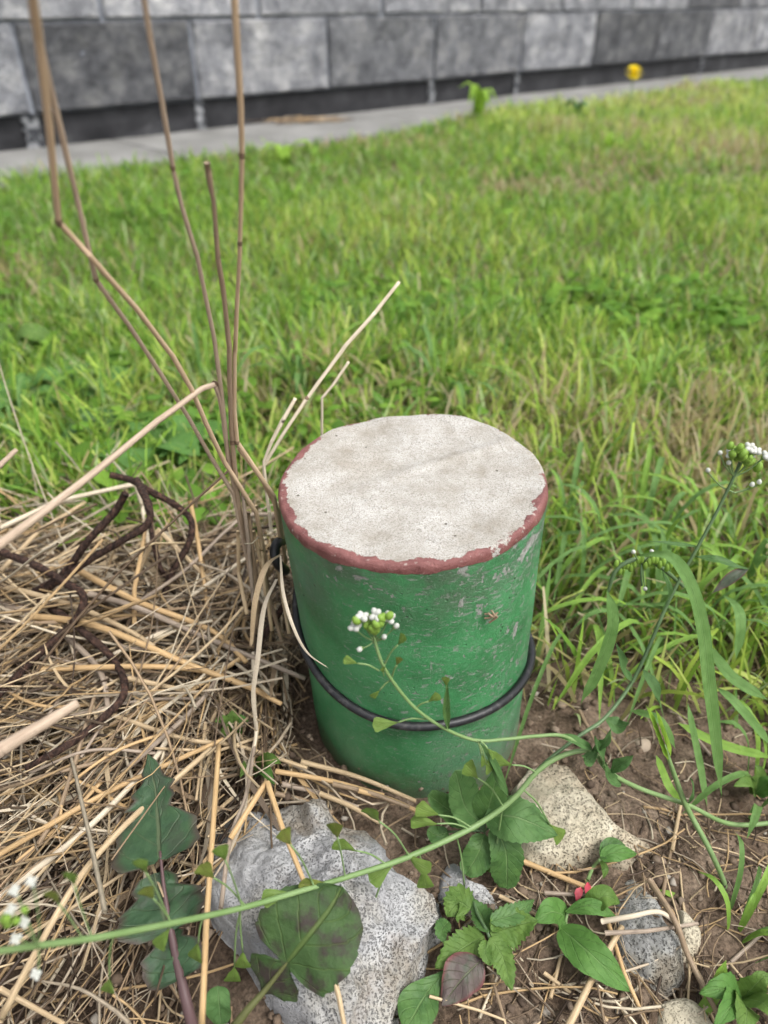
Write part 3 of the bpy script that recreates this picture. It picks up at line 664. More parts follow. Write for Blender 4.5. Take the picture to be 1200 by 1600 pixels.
# ------------------------------------------------------------------ loose soil crumbs
n = 8200
cx, cy = rng.uniform(-0.3, 0.45, n), rng.uniform(0.03, 0.46, n)
r_ = rng.gamma(2.0, 0.0006, n).clip(0.0003, 0.0026)
ico = np.array([[0, 0, 1], [0.894, 0, 0.447], [0.276, 0.851, 0.447], [-0.724, 0.526, 0.447], [-0.724, -0.526, 0.447], [0.276, -0.851, 0.447], [0.724, 0.526, -0.447], [-0.276, 0.851, -0.447], [-0.894, 0, -0.447], [-0.276, -0.851, -0.447], [0.724, -0.526, -0.447], [0, 0, -1]])
icf = np.array([[0, 1, 2], [0, 2, 3], [0, 3, 4], [0, 4, 5], [0, 5, 1], [1, 6, 2], [2, 7, 3], [3, 8, 4], [4, 9, 5], [5, 10, 1], [2, 6, 7], [3, 7, 8], [4, 8, 9], [5, 9, 10], [1, 10, 6], [6, 11, 7], [7, 11, 8], [8, 11, 9], [9, 11, 10], [10, 11, 6]])
V = ico[None] * (r_[:, None, None] * rng.uniform(0.45, 1.4, (n, 12, 1))) * np.array([1, 1, 0.75])
V = V + np.stack([cx, cy, topz(cx, cy) + r_ * 0.25], 1)[:, None]
cc = np.array([[0.13, 0.095, 0.068], [0.2, 0.155, 0.115], [0.085, 0.062, 0.046], [0.28, 0.25, 0.21]])[rng.choice(4, n, p=[0.4, 0.3, 0.24, 0.06])] * rng.uniform(0.8, 1.2, (n, 1))
make('soil_crumbs', {'v': V.reshape(-1, 3), 'f': (icf[None] + np.arange(n)[:, None, None] * 12).reshape(-1, 3), 'c': np.repeat(cc, 12, 0)}, M_CRUMB, kind='stuff', label='loose brown soil crumbs round the post', smooth=False)

# ------------------------------------------------------------------ straw litter: the mass too fine to count
SC = np.array([[0.47, 0.36, 0.22], [0.4, 0.275, 0.14], [0.27, 0.19, 0.115], [0.4, 0.33, 0.24], [0.13, 0.09, 0.057], [0.07, 0.046, 0.03], [0.56, 0.48, 0.35]])
def litter(n, sampler, l0, l1, r0, r1, fan, lift, prob, K=7, kink=0.35, base=1.0, flat=False):
    topz = lambda x, y: soilz(x, y) + base * heap(x, y)
    c_ = sampler(n); L = rng.uniform(l0, l1, n)
    root = np.array([-0.06, 0.3]); az = np.arctan2(c_[:, 1] - root[1], c_[:, 0] - root[0])
    az = np.where(rng.random(n) < fan, az + rng.normal(0, 0.38, n), rng.uniform(0, 2 * np.pi, n))
    t = np.linspace(-0.5, 0.5, K)[None, :]; cur = rng.normal(0, 0.9, n)[:, None]
    kk = np.where(rng.random(n) < kink, rng.normal(0, 1.0, n), 0)[:, None]; kp = rng.uniform(-0.3, 0.3, n)[:, None]
    ang = az[:, None] + cur * t + kk * (t > kp)
    dl = (L / (K - 1))[:, None]
    x = np.cumsum(np.cos(ang) * dl, 1); y = np.cumsum(np.sin(ang) * dl, 1)
    x = x - x.mean(1, keepdims=True) + c_[:, :1]; y = y - y.mean(1, keepdims=True) + c_[:, 1:]
    lf = rng.random(n)[:, None] * lift; tilt = rng.normal(0, 0.24, n)[:, None]
    z = topz(c_[:, 0], c_[:, 1])[:, None] * 0.5 + topz(x, y) * 0.5 + lf + tilt * t * L[:, None] + np.abs(kk) * 0.2 * np.maximum(t - kp, 0) * L[:, None]
    z = np.maximum(z, soilz(x, y) + 0.4 * heap(x, y) + 0.0006)
    keep = (np.hypot(x - PC[0], y - PC[1]) > PR + 0.003).all(1) & ~((x > -0.045) & (z > 0.022)).any(1)            # no strand runs through the post
    r_ = rng.uniform(r0, r1, n)[:, None] * np.linspace(1, 0.65, K)[None]
    col = SC[rng.choice(len(SC), n, p=prob)] * rng.uniform(0.5, 1.08, (n, 1))
    P = np.stack([x, y, z], -1)[keep]; r_ = np.broadcast_to(r_, (n, K))[keep]; col = col[keep]
    if flat: return ribbons(P, r_ * np.sin(np.linspace(0.25, 3.05, K))[None], np.stack([-np.sin(az), np.cos(az), rng.normal(0, 0.6, n)], 1)[keep], col)
    return tubes(P, r_, 4, col, cap=False)
def s_heap(n):
    out = np.empty((0, 2))
    while len(out) < n:
        q = np.stack([rng.uniform(-0.46, -0.02, 4 * n), rng.uniform(0.1, 0.47, 4 * n)], 1)
        lim = 0.45 + 0.03 * fbm(q[:, 0] * 9, 0, 0, 91, 2)
        d = np.clip(heap(q[:, 0], q[:, 1]) / 0.03, 0.12, 1) * (q[:, 1] < lim)
        out = np.concatenate([out, off_stone(q[rng.random(4 * n) < d])])
    return off_stone(out)[:n]
STC = gz(490, 1440, 0.012)
def off_stone(q): return q[((q[:, 0] - STC[0]) / 0.058) ** 2 + ((q[:, 1] - STC[1]) / 0.05) ** 2 > 1.0]
def s_front(n): return off_stone(np.stack([rng.uniform(-0.25, 0.3, 2 * n), rng.uniform(0.03, 0.225, 2 * n)], 1))[:n]
def s_right(n): return np.stack([rng.uniform(0.06, 0.42, n), rng.uniform(0.08, 0.42, n)], 1)
P1 = [0.2, 0.17, 0.15, 0.15, 0.13, 0.08, 0.12]; P2 = [0.1, 0.1, 0.2, 0.15, 0.25, 0.15, 0.05]
make('straw_litter', join(litter(1150, s_heap, 0.09, 0.28, 0.0003, 0.0011, 0.8, 0.016, P1, K=12, base=0.95, kink=0.25), litter(1600, s_heap, 0.04, 0.16, 0.0003, 0.0009, 0.6, 0.022, P2, K=8, base=0.5), litter(1900, s_heap, 0.015, 0.07, 0.00015, 0.00045, 0.3, 0.024, P2, base=0.8), litter(420, s_heap, 0.04, 0.15, 0.0008, 0.0022, 0.6, 0.02, P1, K=12, base=0.9, flat=True),
     litter(560, s_front, 0.012, 0.08, 0.0003, 0.0008, 0.2, 0.004, P1), litter(1100, s_front, 0.006, 0.03, 0.0002, 0.0005, 0.0, 0.003, P2),
     litter(180, s_right, 0.015, 0.06, 0.0002, 0.0007, 0.15, 0.004, P1), litter(800, s_right, 0.005, 0.03, 0.0002, 0.0005, 0.0, 0.003, P2)),
     M_STRAW, kind='stuff', label='fine dry straw litter heaped round the post')
# ------------------------------------------------------------------ dry stalks standing and leaning beside the post
def at2(x, y, v): return at(x, y, v) if v < 1 else on(x, y, v / 1000.0)      # v: distance, or lift in mm above the ground
def pts3(pts):
    """(px, py, Y, width in px) -> points and radii"""
    P = np.array([at2(a, b, c_) for a, b, c_, _ in pts]); r_ = np.array([0.5 * w_ * pxm(p) for p, (_, _, _, w_) in zip(P, pts)])
    return P, r_
def stalk(name, label, pts, mat, nodes=(), curved=False, group=None, cat='dry stalk', n=40, flare=None):
    P, r_ = pts3(pts); q = np.column_stack([P, r_])
    q = spline(q, n) if curved else polyline(q, n, 0.06)
    lo = P[np.argmin(P[:, 2])]
    wob = 0.0001
    q[:, 0] += wob * fbm(np.arange(len(q)) * 0.35, hash(label) % 97, 0, 4, 2); q[:, 2] += wob * fbm(np.arange(len(q)) * 0.35, hash(label) % 89, 3, 5, 2)
    q[:, 3] *= 0.64; r_ = r_ * 0.64; q[:, 3] *= 1 + 0.04 * fbm(np.arange(len(q)) * 0.5, len(label), 0, 7, 2)
    g = tubes([q[:, :3]], [q[:, 3]], 10)
    if not nodes: return make(name, g, mat, base=lo, label=label, cat=cat, group=group)
    t = thing(name, label, cat, lo, group); make('culm', g, mat, t)
    for i in nodes:
        p, a = P[i], P[max(i - 1, 0)]; b = P[min(i + 1, len(P) - 1)]; d = norm(b - a); R_ = r_[i]
        make('node', tubes([np.array([p - d * R_ * 1.1, p - d * R_ * 0.4, p + d * R_ * 0.4, p + d * R_ * 1.1])], [np.array([1.02, 1.2, 1.15, 1.0]) * R_], 10), M_NODE, t)
    return t
GS = 'dry stalks rising beside the post'
stalk('dry_stalk', 'thick tan dry stalk sharply kinked near the wall, leftmost of the tall ones', [(38, -90, .185, 24), (60, 60, .195, 22), (76, 190, .202, 19), (92, 347, .212, 16), (140, 400, .22, 14), (217, 486, .236, 13), (270, 557, .25, 13), (300, 610, .258, 12), (322, 662, .266, 12), (349, 719, .276, 11), (400, 800, .29, 11), (420, 900, .30, 11)], M_CULM, (3,), group=GS)
stalk('dry_stalk', 'slim brownish dry stalk crossing the kinked one, with a ragged joint', [(36, -90, .19, 22), (55, 40, .198, 19), (85, 165, .207, 16), (118, 300, .216, 14), (150, 437, .226, 12), (200, 507, .238, 11), (250, 582, .252, 11), (290, 645, .263, 10), (330, 715, .275, 10), (365, 772, .285, 10), (388, 880, .295, 10)], M_CULM2, (4,), group=GS)
stalk('dry_stalk', 'grey tan dry stalk running off the top, second upright from the brick joint', [(214, -70, .215, 15), (235, 60, .222, 14), (255, 170, .229, 13), (270, 262, .236, 12), (285, 325, .24, 11), (308, 400, .247, 11), (335, 530, .26, 11), (347, 620, .27, 11), (356, 715, .28, 11), (375, 800, .288, 11), (392, 900, .297, 12)], M_CULM2, (3,), group=GS)
stalk('dry_stalk', 'broken-off dry stalk with a hollow open top between two taller ones', [(323, 254, .235, 17), (326, 275, .236, 16), (333, 310, .239, 12), (340, 400, .247, 13), (350, 460, .254, 13), (358, 540, .262, 13), (360, 620, .27, 13), (363, 690, .277, 13), (372, 790, .287, 14), (392, 890, .297, 15)], M_CULM3, (7,), group=GS)
stalk('dry_stalk', 'tallest straight tan dry stalk with two dark joints, running off the top', [(363, -70, .225, 19), (370, 60, .23, 18), (376, 160, .235, 16), (378, 243, .24, 13), (375, 380, .249, 11), (371, 460, .256, 11), (367, 550, .264, 11), (366, 640, .272, 11), (370, 690, .277, 12), (400, 735, .284, 12), (428, 775, .292, 12), (440, 850, .305, 12)], M_CULM, (3, 4, 8), group=GS)
stalk('dry_stalk', 'thick pale mauve dry stalk folded over and pointing down at the lower frame edge', [(-60, 895, .17, 27), (0, 850, .185, 24), (80, 790, .202, 20), (170, 720, .222, 17), (250, 655, .242, 15), (315, 607, .262, 14), (336, 600, .268, 13), (343, 622, .27, 11), (350, 660, .274, 12), (358, 720, .281, 12), (372, 790, .288, 12), (395, 895, .298, 12)], M_CULM2, (6,), group=GS)
stalk('dry_stalk', 'straight whitish dry straw slanting up over the lawn behind the post', [(424, 830, .315, 9), (412, 728, .32, 9), (440, 682, .325, 9), (480, 622, .332, 9), (540, 540, .34, 10), (585, 490, .346, 10), (624, 440, .352, 8)], M_PALE, (3,), group=GS)
stalk('dry_stalk', 'thin dry straw with one bend rising behind the post rim', [(503, 760, .35, 7), (503, 680, .35, 7), (503, 622, .35, 7), (520, 602, .352, 7), (545, 565, .356, 7)], M_PALE, group=GS)
stalk('dry_stalk', 'short split whitish dry leaf beside the slanting straw', [(420, 800, .312, 6), (412, 722, .318, 7), (425, 690, .32, 9), (440, 660, .322, 11), (462, 622, .326, 9)], M_PALE, group=GS)
stalk('dry_stalk', 'short tan dry stub crossing behind the post from the stalk bundle', [(372, 700, .278, 10), (405, 742, .286, 10), (436, 800, .298, 10), (446, 880, .31, 10)], M_CULM, group=GS)
stalk('dry_stalk', 'blurred grey dry stick nearest the camera at the straw heap edge', [(-70, 1208, .15, 40), (0, 1172, .155, 36), (70, 1130, .163, 30), (122, 1098, .17, 22)], M_CULM2)
stalk('dry_stalk', 'blurred tan stick tip over the lawn at the frame edge', [(-40, 760, .22, 14), (0, 727, .225, 13), (26, 702, .23, 11)], M_CULM2)
# bundle of short stems standing where the tall stalks leave the heap
rb = random.Random(5)
for k, (x0, y0, x1, y1) in enumerate([(378, 760, 398, 960), (388, 800, 402, 980), (396, 830, 425, 985), (400, 790, 415, 930), (410, 860, 440, 1000), (405, 900, 392, 1010), (425, 840, 452, 990), (372, 830, 386, 960)]):
    stalk('dry_stalk', 'short brown stem stub in the bundle where the tall stalks rise', [(x0, y0, .285 + .003 * k, 9), ((x0 + x1) / 2 + rb.uniform(-6, 6), (y0 + y1) / 2, .288 + .002 * k, 10), (x1, y1, .283, 10)], rb.choice([M_BROWN, M_TAN, M_GREY, M_BROWN]), group='stem stubs in the bundle beside the post', n=14)

# single straws lying on the heap and the soil that can be picked out
def straw(px, wpx, mat, label=None, lift=0.008, group=None, kink=True, rise=None):
    named = label is not None
    P = np.array([on(a, b, (lift if rise is None else rise[i]) + (0.007 if named and group is None and a < 480 else 0.0)) for i, (a, b) in enumerate(px)])
    P[:, 2] = np.maximum(P[:, 2], soilz(P[:, 0], P[:, 1]) + 0.001)
    dx, dy = P[:, 0] - PC[0], P[:, 1] - PC[1]; dist = np.hypot(dx, dy); s_ = np.maximum(1.0, (PR + 0.003) / dist); P[:, 0], P[:, 1] = PC[0] + dx * s_, PC[1] + dy * s_
    r_ = np.array([(0.48 if named else 0.36) * wpx * pxm(p) for p in P]) * np.linspace(1, 0.75, len(P)); group = group if named or group else 'straws of the tangled heap'
    q = np.column_stack([P, r_]); q = polyline(q, 18, 0.15) if kink else spline(q, 24)
    lo = P[np.argmin(P[:, 2])]
    return make('dry_straw', tubes([q[:, :3]], [q[:, 3]], 8), mat, base=lo, label=label or 'dry straw lying in the tangled heap beside the post', cat='straw', group=group)
straw([(0, 825), (90, 783), (212, 756), (222, 790), (232, 850)], 8, M_PALE, 'pale straw arched high over the rusty wires and bent down', .02, rise=[.03, .04, .045, .03, .01])
straw([(0, 893), (60, 830), (133, 785)], 8, M_TAN, 'tan straw slanting up at the frame edge below the arched one', rise=[.02, .03, .035])
straw([(125, 893), (215, 940), (330, 985), (385, 1035)], 11, M_ORANGE, 'orange straw starting at the looping rusty wire', lift=.016, kink=False)
straw([(-20, 910), (110, 945), (200, 985), (240, 1010)], 10, M_TAN, 'tan straw entering from the frame edge above the bowed one', lift=.014, kink=False)
straw([(50, 963), (140, 975), (230, 1010), (300, 1040), (420, 1085)], 12, M_ORANGE, 'thick orange tan straw bowed across the middle of the heap', .018, kink=False)
straw([(140, 928), (215, 950), (330, 1000), (478, 1060)], 10, M_GREY, 'long grey brown straw running from the rusty wires to the post', .016, kink=False)
straw([(60, 1045), (255, 1042), (350, 1057), (440, 1100)], 10, M_ORANGE, 'orange straw lying almost level below the bowed one', .016, kink=False)
straw([(200, 1060), (310, 1083)], 9, M_TAN, 'short tan straw just below the level orange one', lift=.013)
straw([(210, 945), (290, 890), (375, 812), (430, 802)], 6, M_GREY, 'thin grey straw rising from the heap to the stalk bundle', kink=False, rise=[.01, .02, .035, .04])
straw([(210, 905), (247, 828), (300, 880), (350, 930)], 9, M_TAN, 'straw folded into a sharp peak in front of the green weeds', rise=[.006, .035, .02, .008])
straw([(210, 975), (210, 920), (228, 825)], 8, M_ORANGE, 'steep orange straw crossing under the folded peak', rise=[.004, .02, .035])
straw([(297, 782), (310, 850), (328, 975)], 8, M_ORANGE, 'upright orange straw stub right of the folded peak', rise=[.05, .03, .004])
straw([(300, 930), (395, 865)], 7, M_PALE, 'pale straw leading up into the stalk bundle', rise=[.012, .03])
straw([(175, 1117), (290, 1155), (370, 1165), (480, 1200)], 8, M_TAN, 'tan straw curving to the foot of the post below the sprig', lift=.01, kink=False)
straw([(200, 1200), (300, 1110), (340, 1060), (365, 1020)], 9, M_GREY, 'grey straw slanting up through the heap towards the post', lift=.014, kink=False)
straw([(396, 1020), (397, 1100), (400, 1150), (385, 1210)], 8, M_PALE, 'pale drooping straw hanging beside the shaded post side', lift=.015, kink=False)
straw([(115, 1200), (135, 1130), (150, 1080)], 8, M_BROWN, 'short brown straw near the blurred grey stick', lift=.014)
straw([(0, 945), (60, 962), (150, 1040), (170, 1110)], 12, M_GREY, 'bent grey straw looping under the bowed orange one', lift=.01, kink=False)
straw([(0, 1400), (130, 1300), (230, 1200), (262, 1155)], 11, M_PALE, 'pale straw running beside the long orange one towards the lower frame edge', .012, kink=False)
straw([(-10, 1340), (110, 1270), (180, 1232), (260, 1195), (350, 1155)], 10, M_ORANGE, 'long orange straw reaching from the frame edge towards the post foot', .014, kink=False)
straw([(0, 1595), (60, 1480), (125, 1370), (190, 1295), (260, 1230), (330, 1170)], 12, M_TAN, 'longest jointed straw slanting across the purple lobed leaf', kink=False, rise=[.05, .045, .04, .032, .024, .016])
straw([(315, 1610), (322, 1450), (330, 1330), (342, 1165)], 11, M_ORANGE, 'straight orange straw standing along the edge of the large stone', rise=[.05, .045, .04, .02])
straw([(345, 1420), (360, 1310), (385, 1240), (400, 1150)], 8, M_GREY, 'grey straw leaning on the large stone beside the orange one', kink=False, rise=[.036, .034, .026, .012])
straw([(360, 1310), (417, 1220), (440, 1290), (472, 1370), (500, 1450)], 10, M_ORANGE, 'folded straw lying over the top of the large stone', rise=[.036, .04, .046, .046, .046])
straw([(515, 1500), (530, 1560), (545, 1640)], 10, M_TAN, 'straw end sticking out below the blotched leaf', rise=[.045, .045, .045])
straw([(0, 1545), (100, 1600)], 10, M_TAN, 'tan straw at the bottom corner below the white flowers', lift=.02)
straw([(60, 1320), (95, 1260), (130, 1150)], 9, M_BROWN, 'brown straw crossing the two long ones near the frame edge', lift=.012)
straw([(20, 1260), (80, 1290), (180, 1300)], 6, M_PALE, 'thin pale straw lying over the long orange straw', lift=.01)
straw([(0, 1490), (110, 1420), (200, 1360)], 7, M_TAN, 'thin tan straw under the blurred white flowers', lift=.012)
for i, (a, b, c_, d) in enumerate([(470, 1190, 650, 1247), (430, 1205, 600, 1243), (520, 1225, 640, 1262), (440, 1225, 560, 1262), (500, 1240, 600, 1290), (560, 1235, 668, 1275), (430, 1240, 520, 1270)]):
    straw([(a, b), ((a + c_) / 2, (b + d) / 2 - 4), (c_, d)], 9, [M_TAN, M_ORANGE, M_BROWN, M_GREY][i % 4], 'dry straw lying against the front foot of the post', .004 + .002 * (i % 3), 'straws at the post foot', kink=False)
straw([(815, 1345), (925, 1390), (950, 1440), (975, 1520), (1015, 1610)], 9, M_ORANGE, 'orange straw bent downwards between the two smaller stones', .006)
straw([(885, 1610), (930, 1520), (972, 1448)], 12, M_TAN, 'straight thick straw crossing under the smooth green leaf', rise=[.012, .012, .01])
straw([(1015, 1375), (1055, 1440), (1078, 1500), (1135, 1610)], 11, M_BROWN, 'brown dry stem curving over the small dark stone', rise=[.012, .02, .012, .006], kink=False)
straw([(940, 1440), (985, 1432), (1030, 1425), (1062, 1447)], 9, M_PALE, 'pale looped straw over the small dark stone', rise=[.012, .02, .022, .014], kink=False)
straw([(945, 1458), (1010, 1455), (1090, 1443)], 8, M_GREY, rise=[.012, .02, .01], group='straws on the bare soil', label='dry straw lying on the soil and stones right of the post')
for a in ([(1130, 1515), (1200, 1450)], [(1050, 1330), (1065, 1250)], [(850, 1395), (930, 1400)], [(1035, 1400), (1050, 1320)], [(850, 1520), (950, 1595)], [(860, 1560), (880, 1480)], [(700, 1560), (760, 1500), (790, 1600)], [(780, 1400), (880, 1450)], [(1060, 1120), (1110, 1180)], [(905, 1110), (930, 1160)]):
    straw(a, 7, random.choice([M_TAN, M_GREY, M_BROWN]), 'dry straw lying on the soil and stones right of the post', .004, 'straws on the bare soil')
# more loose straws picked out of the heap
hr = np.random.default_rng(5)
for k in range(44):
    a = hr.uniform(0, 2 * np.pi); cx_, cy_ = hr.uniform(-20, 430), hr.uniform(900, 1330)
    if cx_ > 330 and cy_ > 1230: continue
    L_ = hr.uniform(40, 130); ang = (math.atan2(cy_ - 920, cx_ - 420) + hr.normal(0, 0.5)) if hr.random() < 0.65 else hr.uniform(0, 6.28)
    dx_, dy_ = math.cos(ang) * L_, math.sin(ang) * L_ * 0.6
    if cx_ + abs(dx_) > 455: continue
    b_ = hr.normal(0, 12, 2); l0 = hr.uniform(.004, .016)
    straw([(cx_ - dx_, cy_ - dy_), (cx_ + b_[0], cy_ + b_[1]), (cx_ + dx_, cy_ + dy_)], hr.uniform(5, 11), [M_TAN, M_ORANGE, M_GREY, M_BROWN, M_PALE, M_GREY][k % 6], lift=l0, rise=[l0, l0 + hr.uniform(0, .01), l0 + hr.uniform(-.004, .012)], kink=k % 3 == 0)
# pale withered leaves hanging from the bundle against the post
def ribbon3(name, label, P, half, S_, mat, cat, group=None, fold=0.3, n=26, tip=0.1, parent=None):
    P = np.asarray(P, float); q = spline(P, n); wv = np.interp(np.linspace(0, 1, n), np.linspace(0, 1, len(half)), half); wv[-1] *= tip
    g = ribbons(q[None], wv[None], np.asarray([S_], float), None, fold)
    return make(name, g, mat, base=None if parent else q[0], parent=parent, label=label, cat=cat, group=group)
ribbon3('withered_leaf', 'long pale withered leaf hanging down the shaded side of the post', [at(438, 868, .262), at(442, 925, .245), at(458, 980, .232), at(480, 1020, .226), at(513, 1044, .221)], [.0004, .0008, .0009, .0007, .0004], (1, -.3, .3), M_PALE, 'leaf')
ribbon3('withered_leaf', 'curled tan withered leaf arching out of the stalk bundle', [at(440, 865, .285), at(415, 885, .27), at(398, 940, .26), at(392, 1010, .255)], [.0008, .0016, .0014, .0008], (1, -.3, .2), M_TAN, 'leaf')
ribbon3('withered_leaf', 'narrow withered leaf drooping beside the curled one', [at(432, 905, .275), at(412, 950, .262), at(402, 1030, .25), at(395, 1090, .245), at(402, 1150, .24)], [.0007, .0013, .0013, .0011, .0006], (1, -.3, .2), M_PALE, 'leaf')

# ------------------------------------------------------------------ rusty wires
def wire(px, wpx, label, rise):
    P = np.array([on(a, b, r_ + 0.011) for (a, b), r_ in zip(px, rise)])
    r_ = np.array([0.44 * wpx * pxm(p) for p in P]); q = spline(np.column_stack([P, r_]), 60)
    q[:, 3] *= 1 + 0.12 * fbm(np.arange(60) * 0.8, 1.5, 0, len(px), 2)
    make('rusty_wire', tubes([q[:, :3]], [q[:, 3]], 10), M_RUST, base=P[np.argmin(P[:, 2])], label=label, cat='wire')
wire([(196, 771), (179, 800), (137, 846), (100, 896), (54, 925)], 14, 'straight rusty wire end rising highest out of the straw', [.06, .05, .035, .02, .008])
wire([(214, 750), (232, 790), (231, 818), (196, 842), (146, 871), (100, 902), (58, 930)], 14, 'rusty wire hooked at its upper end beside the straight one', [.058, .055, .05, .042, .03, .018, .008])
wire([(172, 742), (204, 750), (233, 767), (271, 787), (298, 812), (296, 846), (270, 893), (256, 930)], 12, 'rusty wire bent in an arch before the green weeds', [.055, .055, .052, .048, .04, .03, .016, .004])
wire([(222, 765), (233, 804), (240, 845), (250, 887), (264, 905)], 10, 'thin rusty wire dropping behind the hooked one', [.045, .036, .028, .016, .006])
wire([(-30, 850), (54, 883), (104, 912), (129, 929), (127, 954), (104, 983), (62, 1021), (0, 1083), (-30, 1110)], 14, 'long rusty wire looping back towards the frame edge', [.03, .03, .026, .024, .02, .016, .014, .012, .012])
wire([(58, 933), (125, 983), (179, 1033), (194, 1083), (154, 1128), (104, 1165), (42, 1200)], 14, 'dark rusty wire winding through the middle of the heap', [.01, .012, .014, .014, .012, .012, .01])
wire([(444, 945), (425, 975), (408, 1000), (400, 1030)], 12, 'short dark rusty wire beside the cable on the post', [.03, .022, .016, .008])
make('cable', tubes([spline([at(448, 842, .315), at(434, 848, .30), at(429, 862, .295), at(434, 880, .293), at(446, 892, .30)], 30)], 0.0026, 10), M_CABLE, base=at(446, 892, .30), label='short black cable loop behind the stalk bundle and the post', cat='cable')

# ------------------------------------------------------------------ leaves
PROF = {
    'ovate': lambda v: np.sin(np.pi * np.clip(v, 0, 1) ** 0.72) ** 0.8,
    'round': lambda v: np.sqrt(np.clip(1 - (2 * np.clip(v, 0, 1) - 1) ** 2, 0, 1)) ** 0.85,
    'lance': lambda v: np.sin(np.pi * v ** 0.85) ** 1.1,
    'spoon': lambda v: np.sin(np.pi * v ** 1.7) ** 0.85 + 0.06 * (1 - v),
    'blade': lambda v: (0.7 + 0.3 * np.sin(np.pi * v)) * np.clip((1 - v) * 6, 0.02, 1) * np.clip(v * 7 + 0.12, 0, 1),
    'lobed': lambda v: (0.25 + 0.75 * np.sin(np.pi * np.clip(v, 0, 1) ** 0.8)) * (0.72 + 0.42 * np.abs(((v * 3.1 + 0.35) % 1) * 2 - 1) ** 0.8) * np.clip((1 - v) * 7, 0, 1),
    'thistle': lambda v: (0.3 + 0.7 * np.sin(np.pi * np.clip(v, 0, 1) ** 0.85)) * np.where(((v * 2.0) % 1) < 0.1, 0.3, 0.65 + 0.5 * (1 - ((v * 2.0) % 1))) * np.clip((1 - v) * 5, 0, 1),
    'cleft': lambda v: np.where(v < 0.3, 0.5 * np.sqrt(np.clip(v / 0.3, 0, 1)) + 0.12, np.where(v < 0.37, 0.2, 1.05 * np.sin(np.pi * np.clip((v - 0.2) / 0.8, 0, 1) ** 0.9) ** 0.7)),
}
THISTLE = ([0, .06, .18, .3, .4, .47, .5, .56, .6, .66, .7, .75, .79, .83, .88, .93, 1], [.3, .8, 1.0, .95, .9, .95, .45, .5, .72, .45, .5, .55, .28, .22, .26, .14, .01], [.3, .7, .9, .82, .86, .5, .3, .36, .46, .34, .4, .48, .26, .2, .2, .16, .01])
THISTLE2 = ([0, .1, .3, .5, .62, .7, .78, .9, 1], [.12, .6, .95, 1.0, .9, .95, .5, .55, .3], [.12, .7, 1.0, .9, .95, .8, .45, .5, .3])
CLEFT = ([0, .04, .1, .2, .27, .3, .32, .35, .42, .5, .6, .7, .8, .88, .94, .98, 1], [.08, .2, .55, .62, .4, .14, .16, .66, .88, .97, 1.0, .96, .86, .7, .5, .28, .02], [.08, .15, .4, .58, .5, .16, .14, .5, .85, .95, .98, .96, .86, .7, .5, .28, .02])
def leaf_geo(mid, width, nrm=(0, -0.35, 1), prof='ovate', nv=34, nu=9, fold=0.14, wave=0.06, serr=(0, 0.0), seed=0, thick=0.0, notch=0.0, sweep=0.0):
    q = spline(mid, nv); T = np.gradient(q, axis=0); T = norm(T); Nn = np.asarray(nrm, float)[None]
    S_ = norm(np.cross(T, np.broadcast_to(Nn, T.shape))); N2 = np.cross(S_, T)
    v = np.linspace(0, 1, nv)
    if isinstance(prof, str): hw = 0.5 * width * PROF[prof](v); lr_ = None
    else:
        hl, hr_ = (np.interp(v, prof[0], prof[k]) for k in (1, 2)); hw = 0.5 * width * np.maximum(hl, hr_); m_ = np.maximum(np.maximum(hl, hr_), 1e-6); lr_ = (hl / m_, hr_ / m_)
    if serr[0]: hw = hw * (1 + serr[1] * ((v * serr[0]) % 1.0 - 0.5))
    u = np.linspace(-1, 1, nu)
    asy = 1 + 0.12 * fbm(v * 3, seed, 0, seed, 2)[:, None] * np.sign(u)[None]
    if lr_ is not None: asy = np.where(u[None] < 0, lr_[0][:, None], lr_[1][:, None])
    off = fold * np.abs(u)[None] * hw[:, None] + wave * width * (np.sin(v * 9 + seed)[:, None] * u[None] ** 2 + 0.6 * fbm(v[:, None] * 5 + u[None], u[None] * 2 + seed, 0, seed + 4, 2))
    def sheet(sgn):
        o_ = off + sgn * thick * (1 - u[None] ** 2) * np.sin(np.pi * np.clip(v, 0.02, 0.98))[:, None]
        V_ = q[:, None] + S_[:, None] * (u[None, :, None] * hw[:, None, None] * asy[:, :, None]) + N2[:, None] * o_[:, :, None]
        if sweep: V_ = V_ + T[:, None] * (sweep * np.abs(u)[None] * hw[:, None] * asy)[:, :, None]
        if notch: V_ = V_ + T[:, None] * (notch * np.abs(u)[None] * np.clip((v - 0.6) / 0.4, 0, 1)[:, None])[:, :, None]
        return V_.reshape(-1, 3)
    I_ = np.arange(nv * nu).reshape(nv, nu); f = np.stack([I_[:-1, :-1], I_[:-1, 1:], I_[1:, 1:], I_[1:, :-1]], -1).reshape(-1, 4)
    uv = np.stack(np.broadcast_arrays((u[None] + 1) / 2, v[:, None]), -1).reshape(-1, 2)
    g = {'v': sheet(1), 'f': f, 'uv': uv}
    if thick: g = join(g, {'v': sheet(-1), 'f': f[:, ::-1], 'uv': uv})
    return g
def leaf(parent, mid, wpx, mat, name='leaf', label=None, **kw):
    mid = [at2(*m) if not isinstance(m, np.ndarray) else m for m in mid]
    return make(name, leaf_geo(mid, wpx * pxm(mid[len(mid) // 2]), **kw), mat, parent, label=label)
def stemtube(parent, pts, mat, name='stem', n=40, seg=8):
    P, r_ = pts3(pts); r_ = r_ * 0.72; q = spline(np.column_stack([P, r_]), n)
    return make(name, tubes([q[:, :3]], [q[:, 3]], seg), mat, parent), q
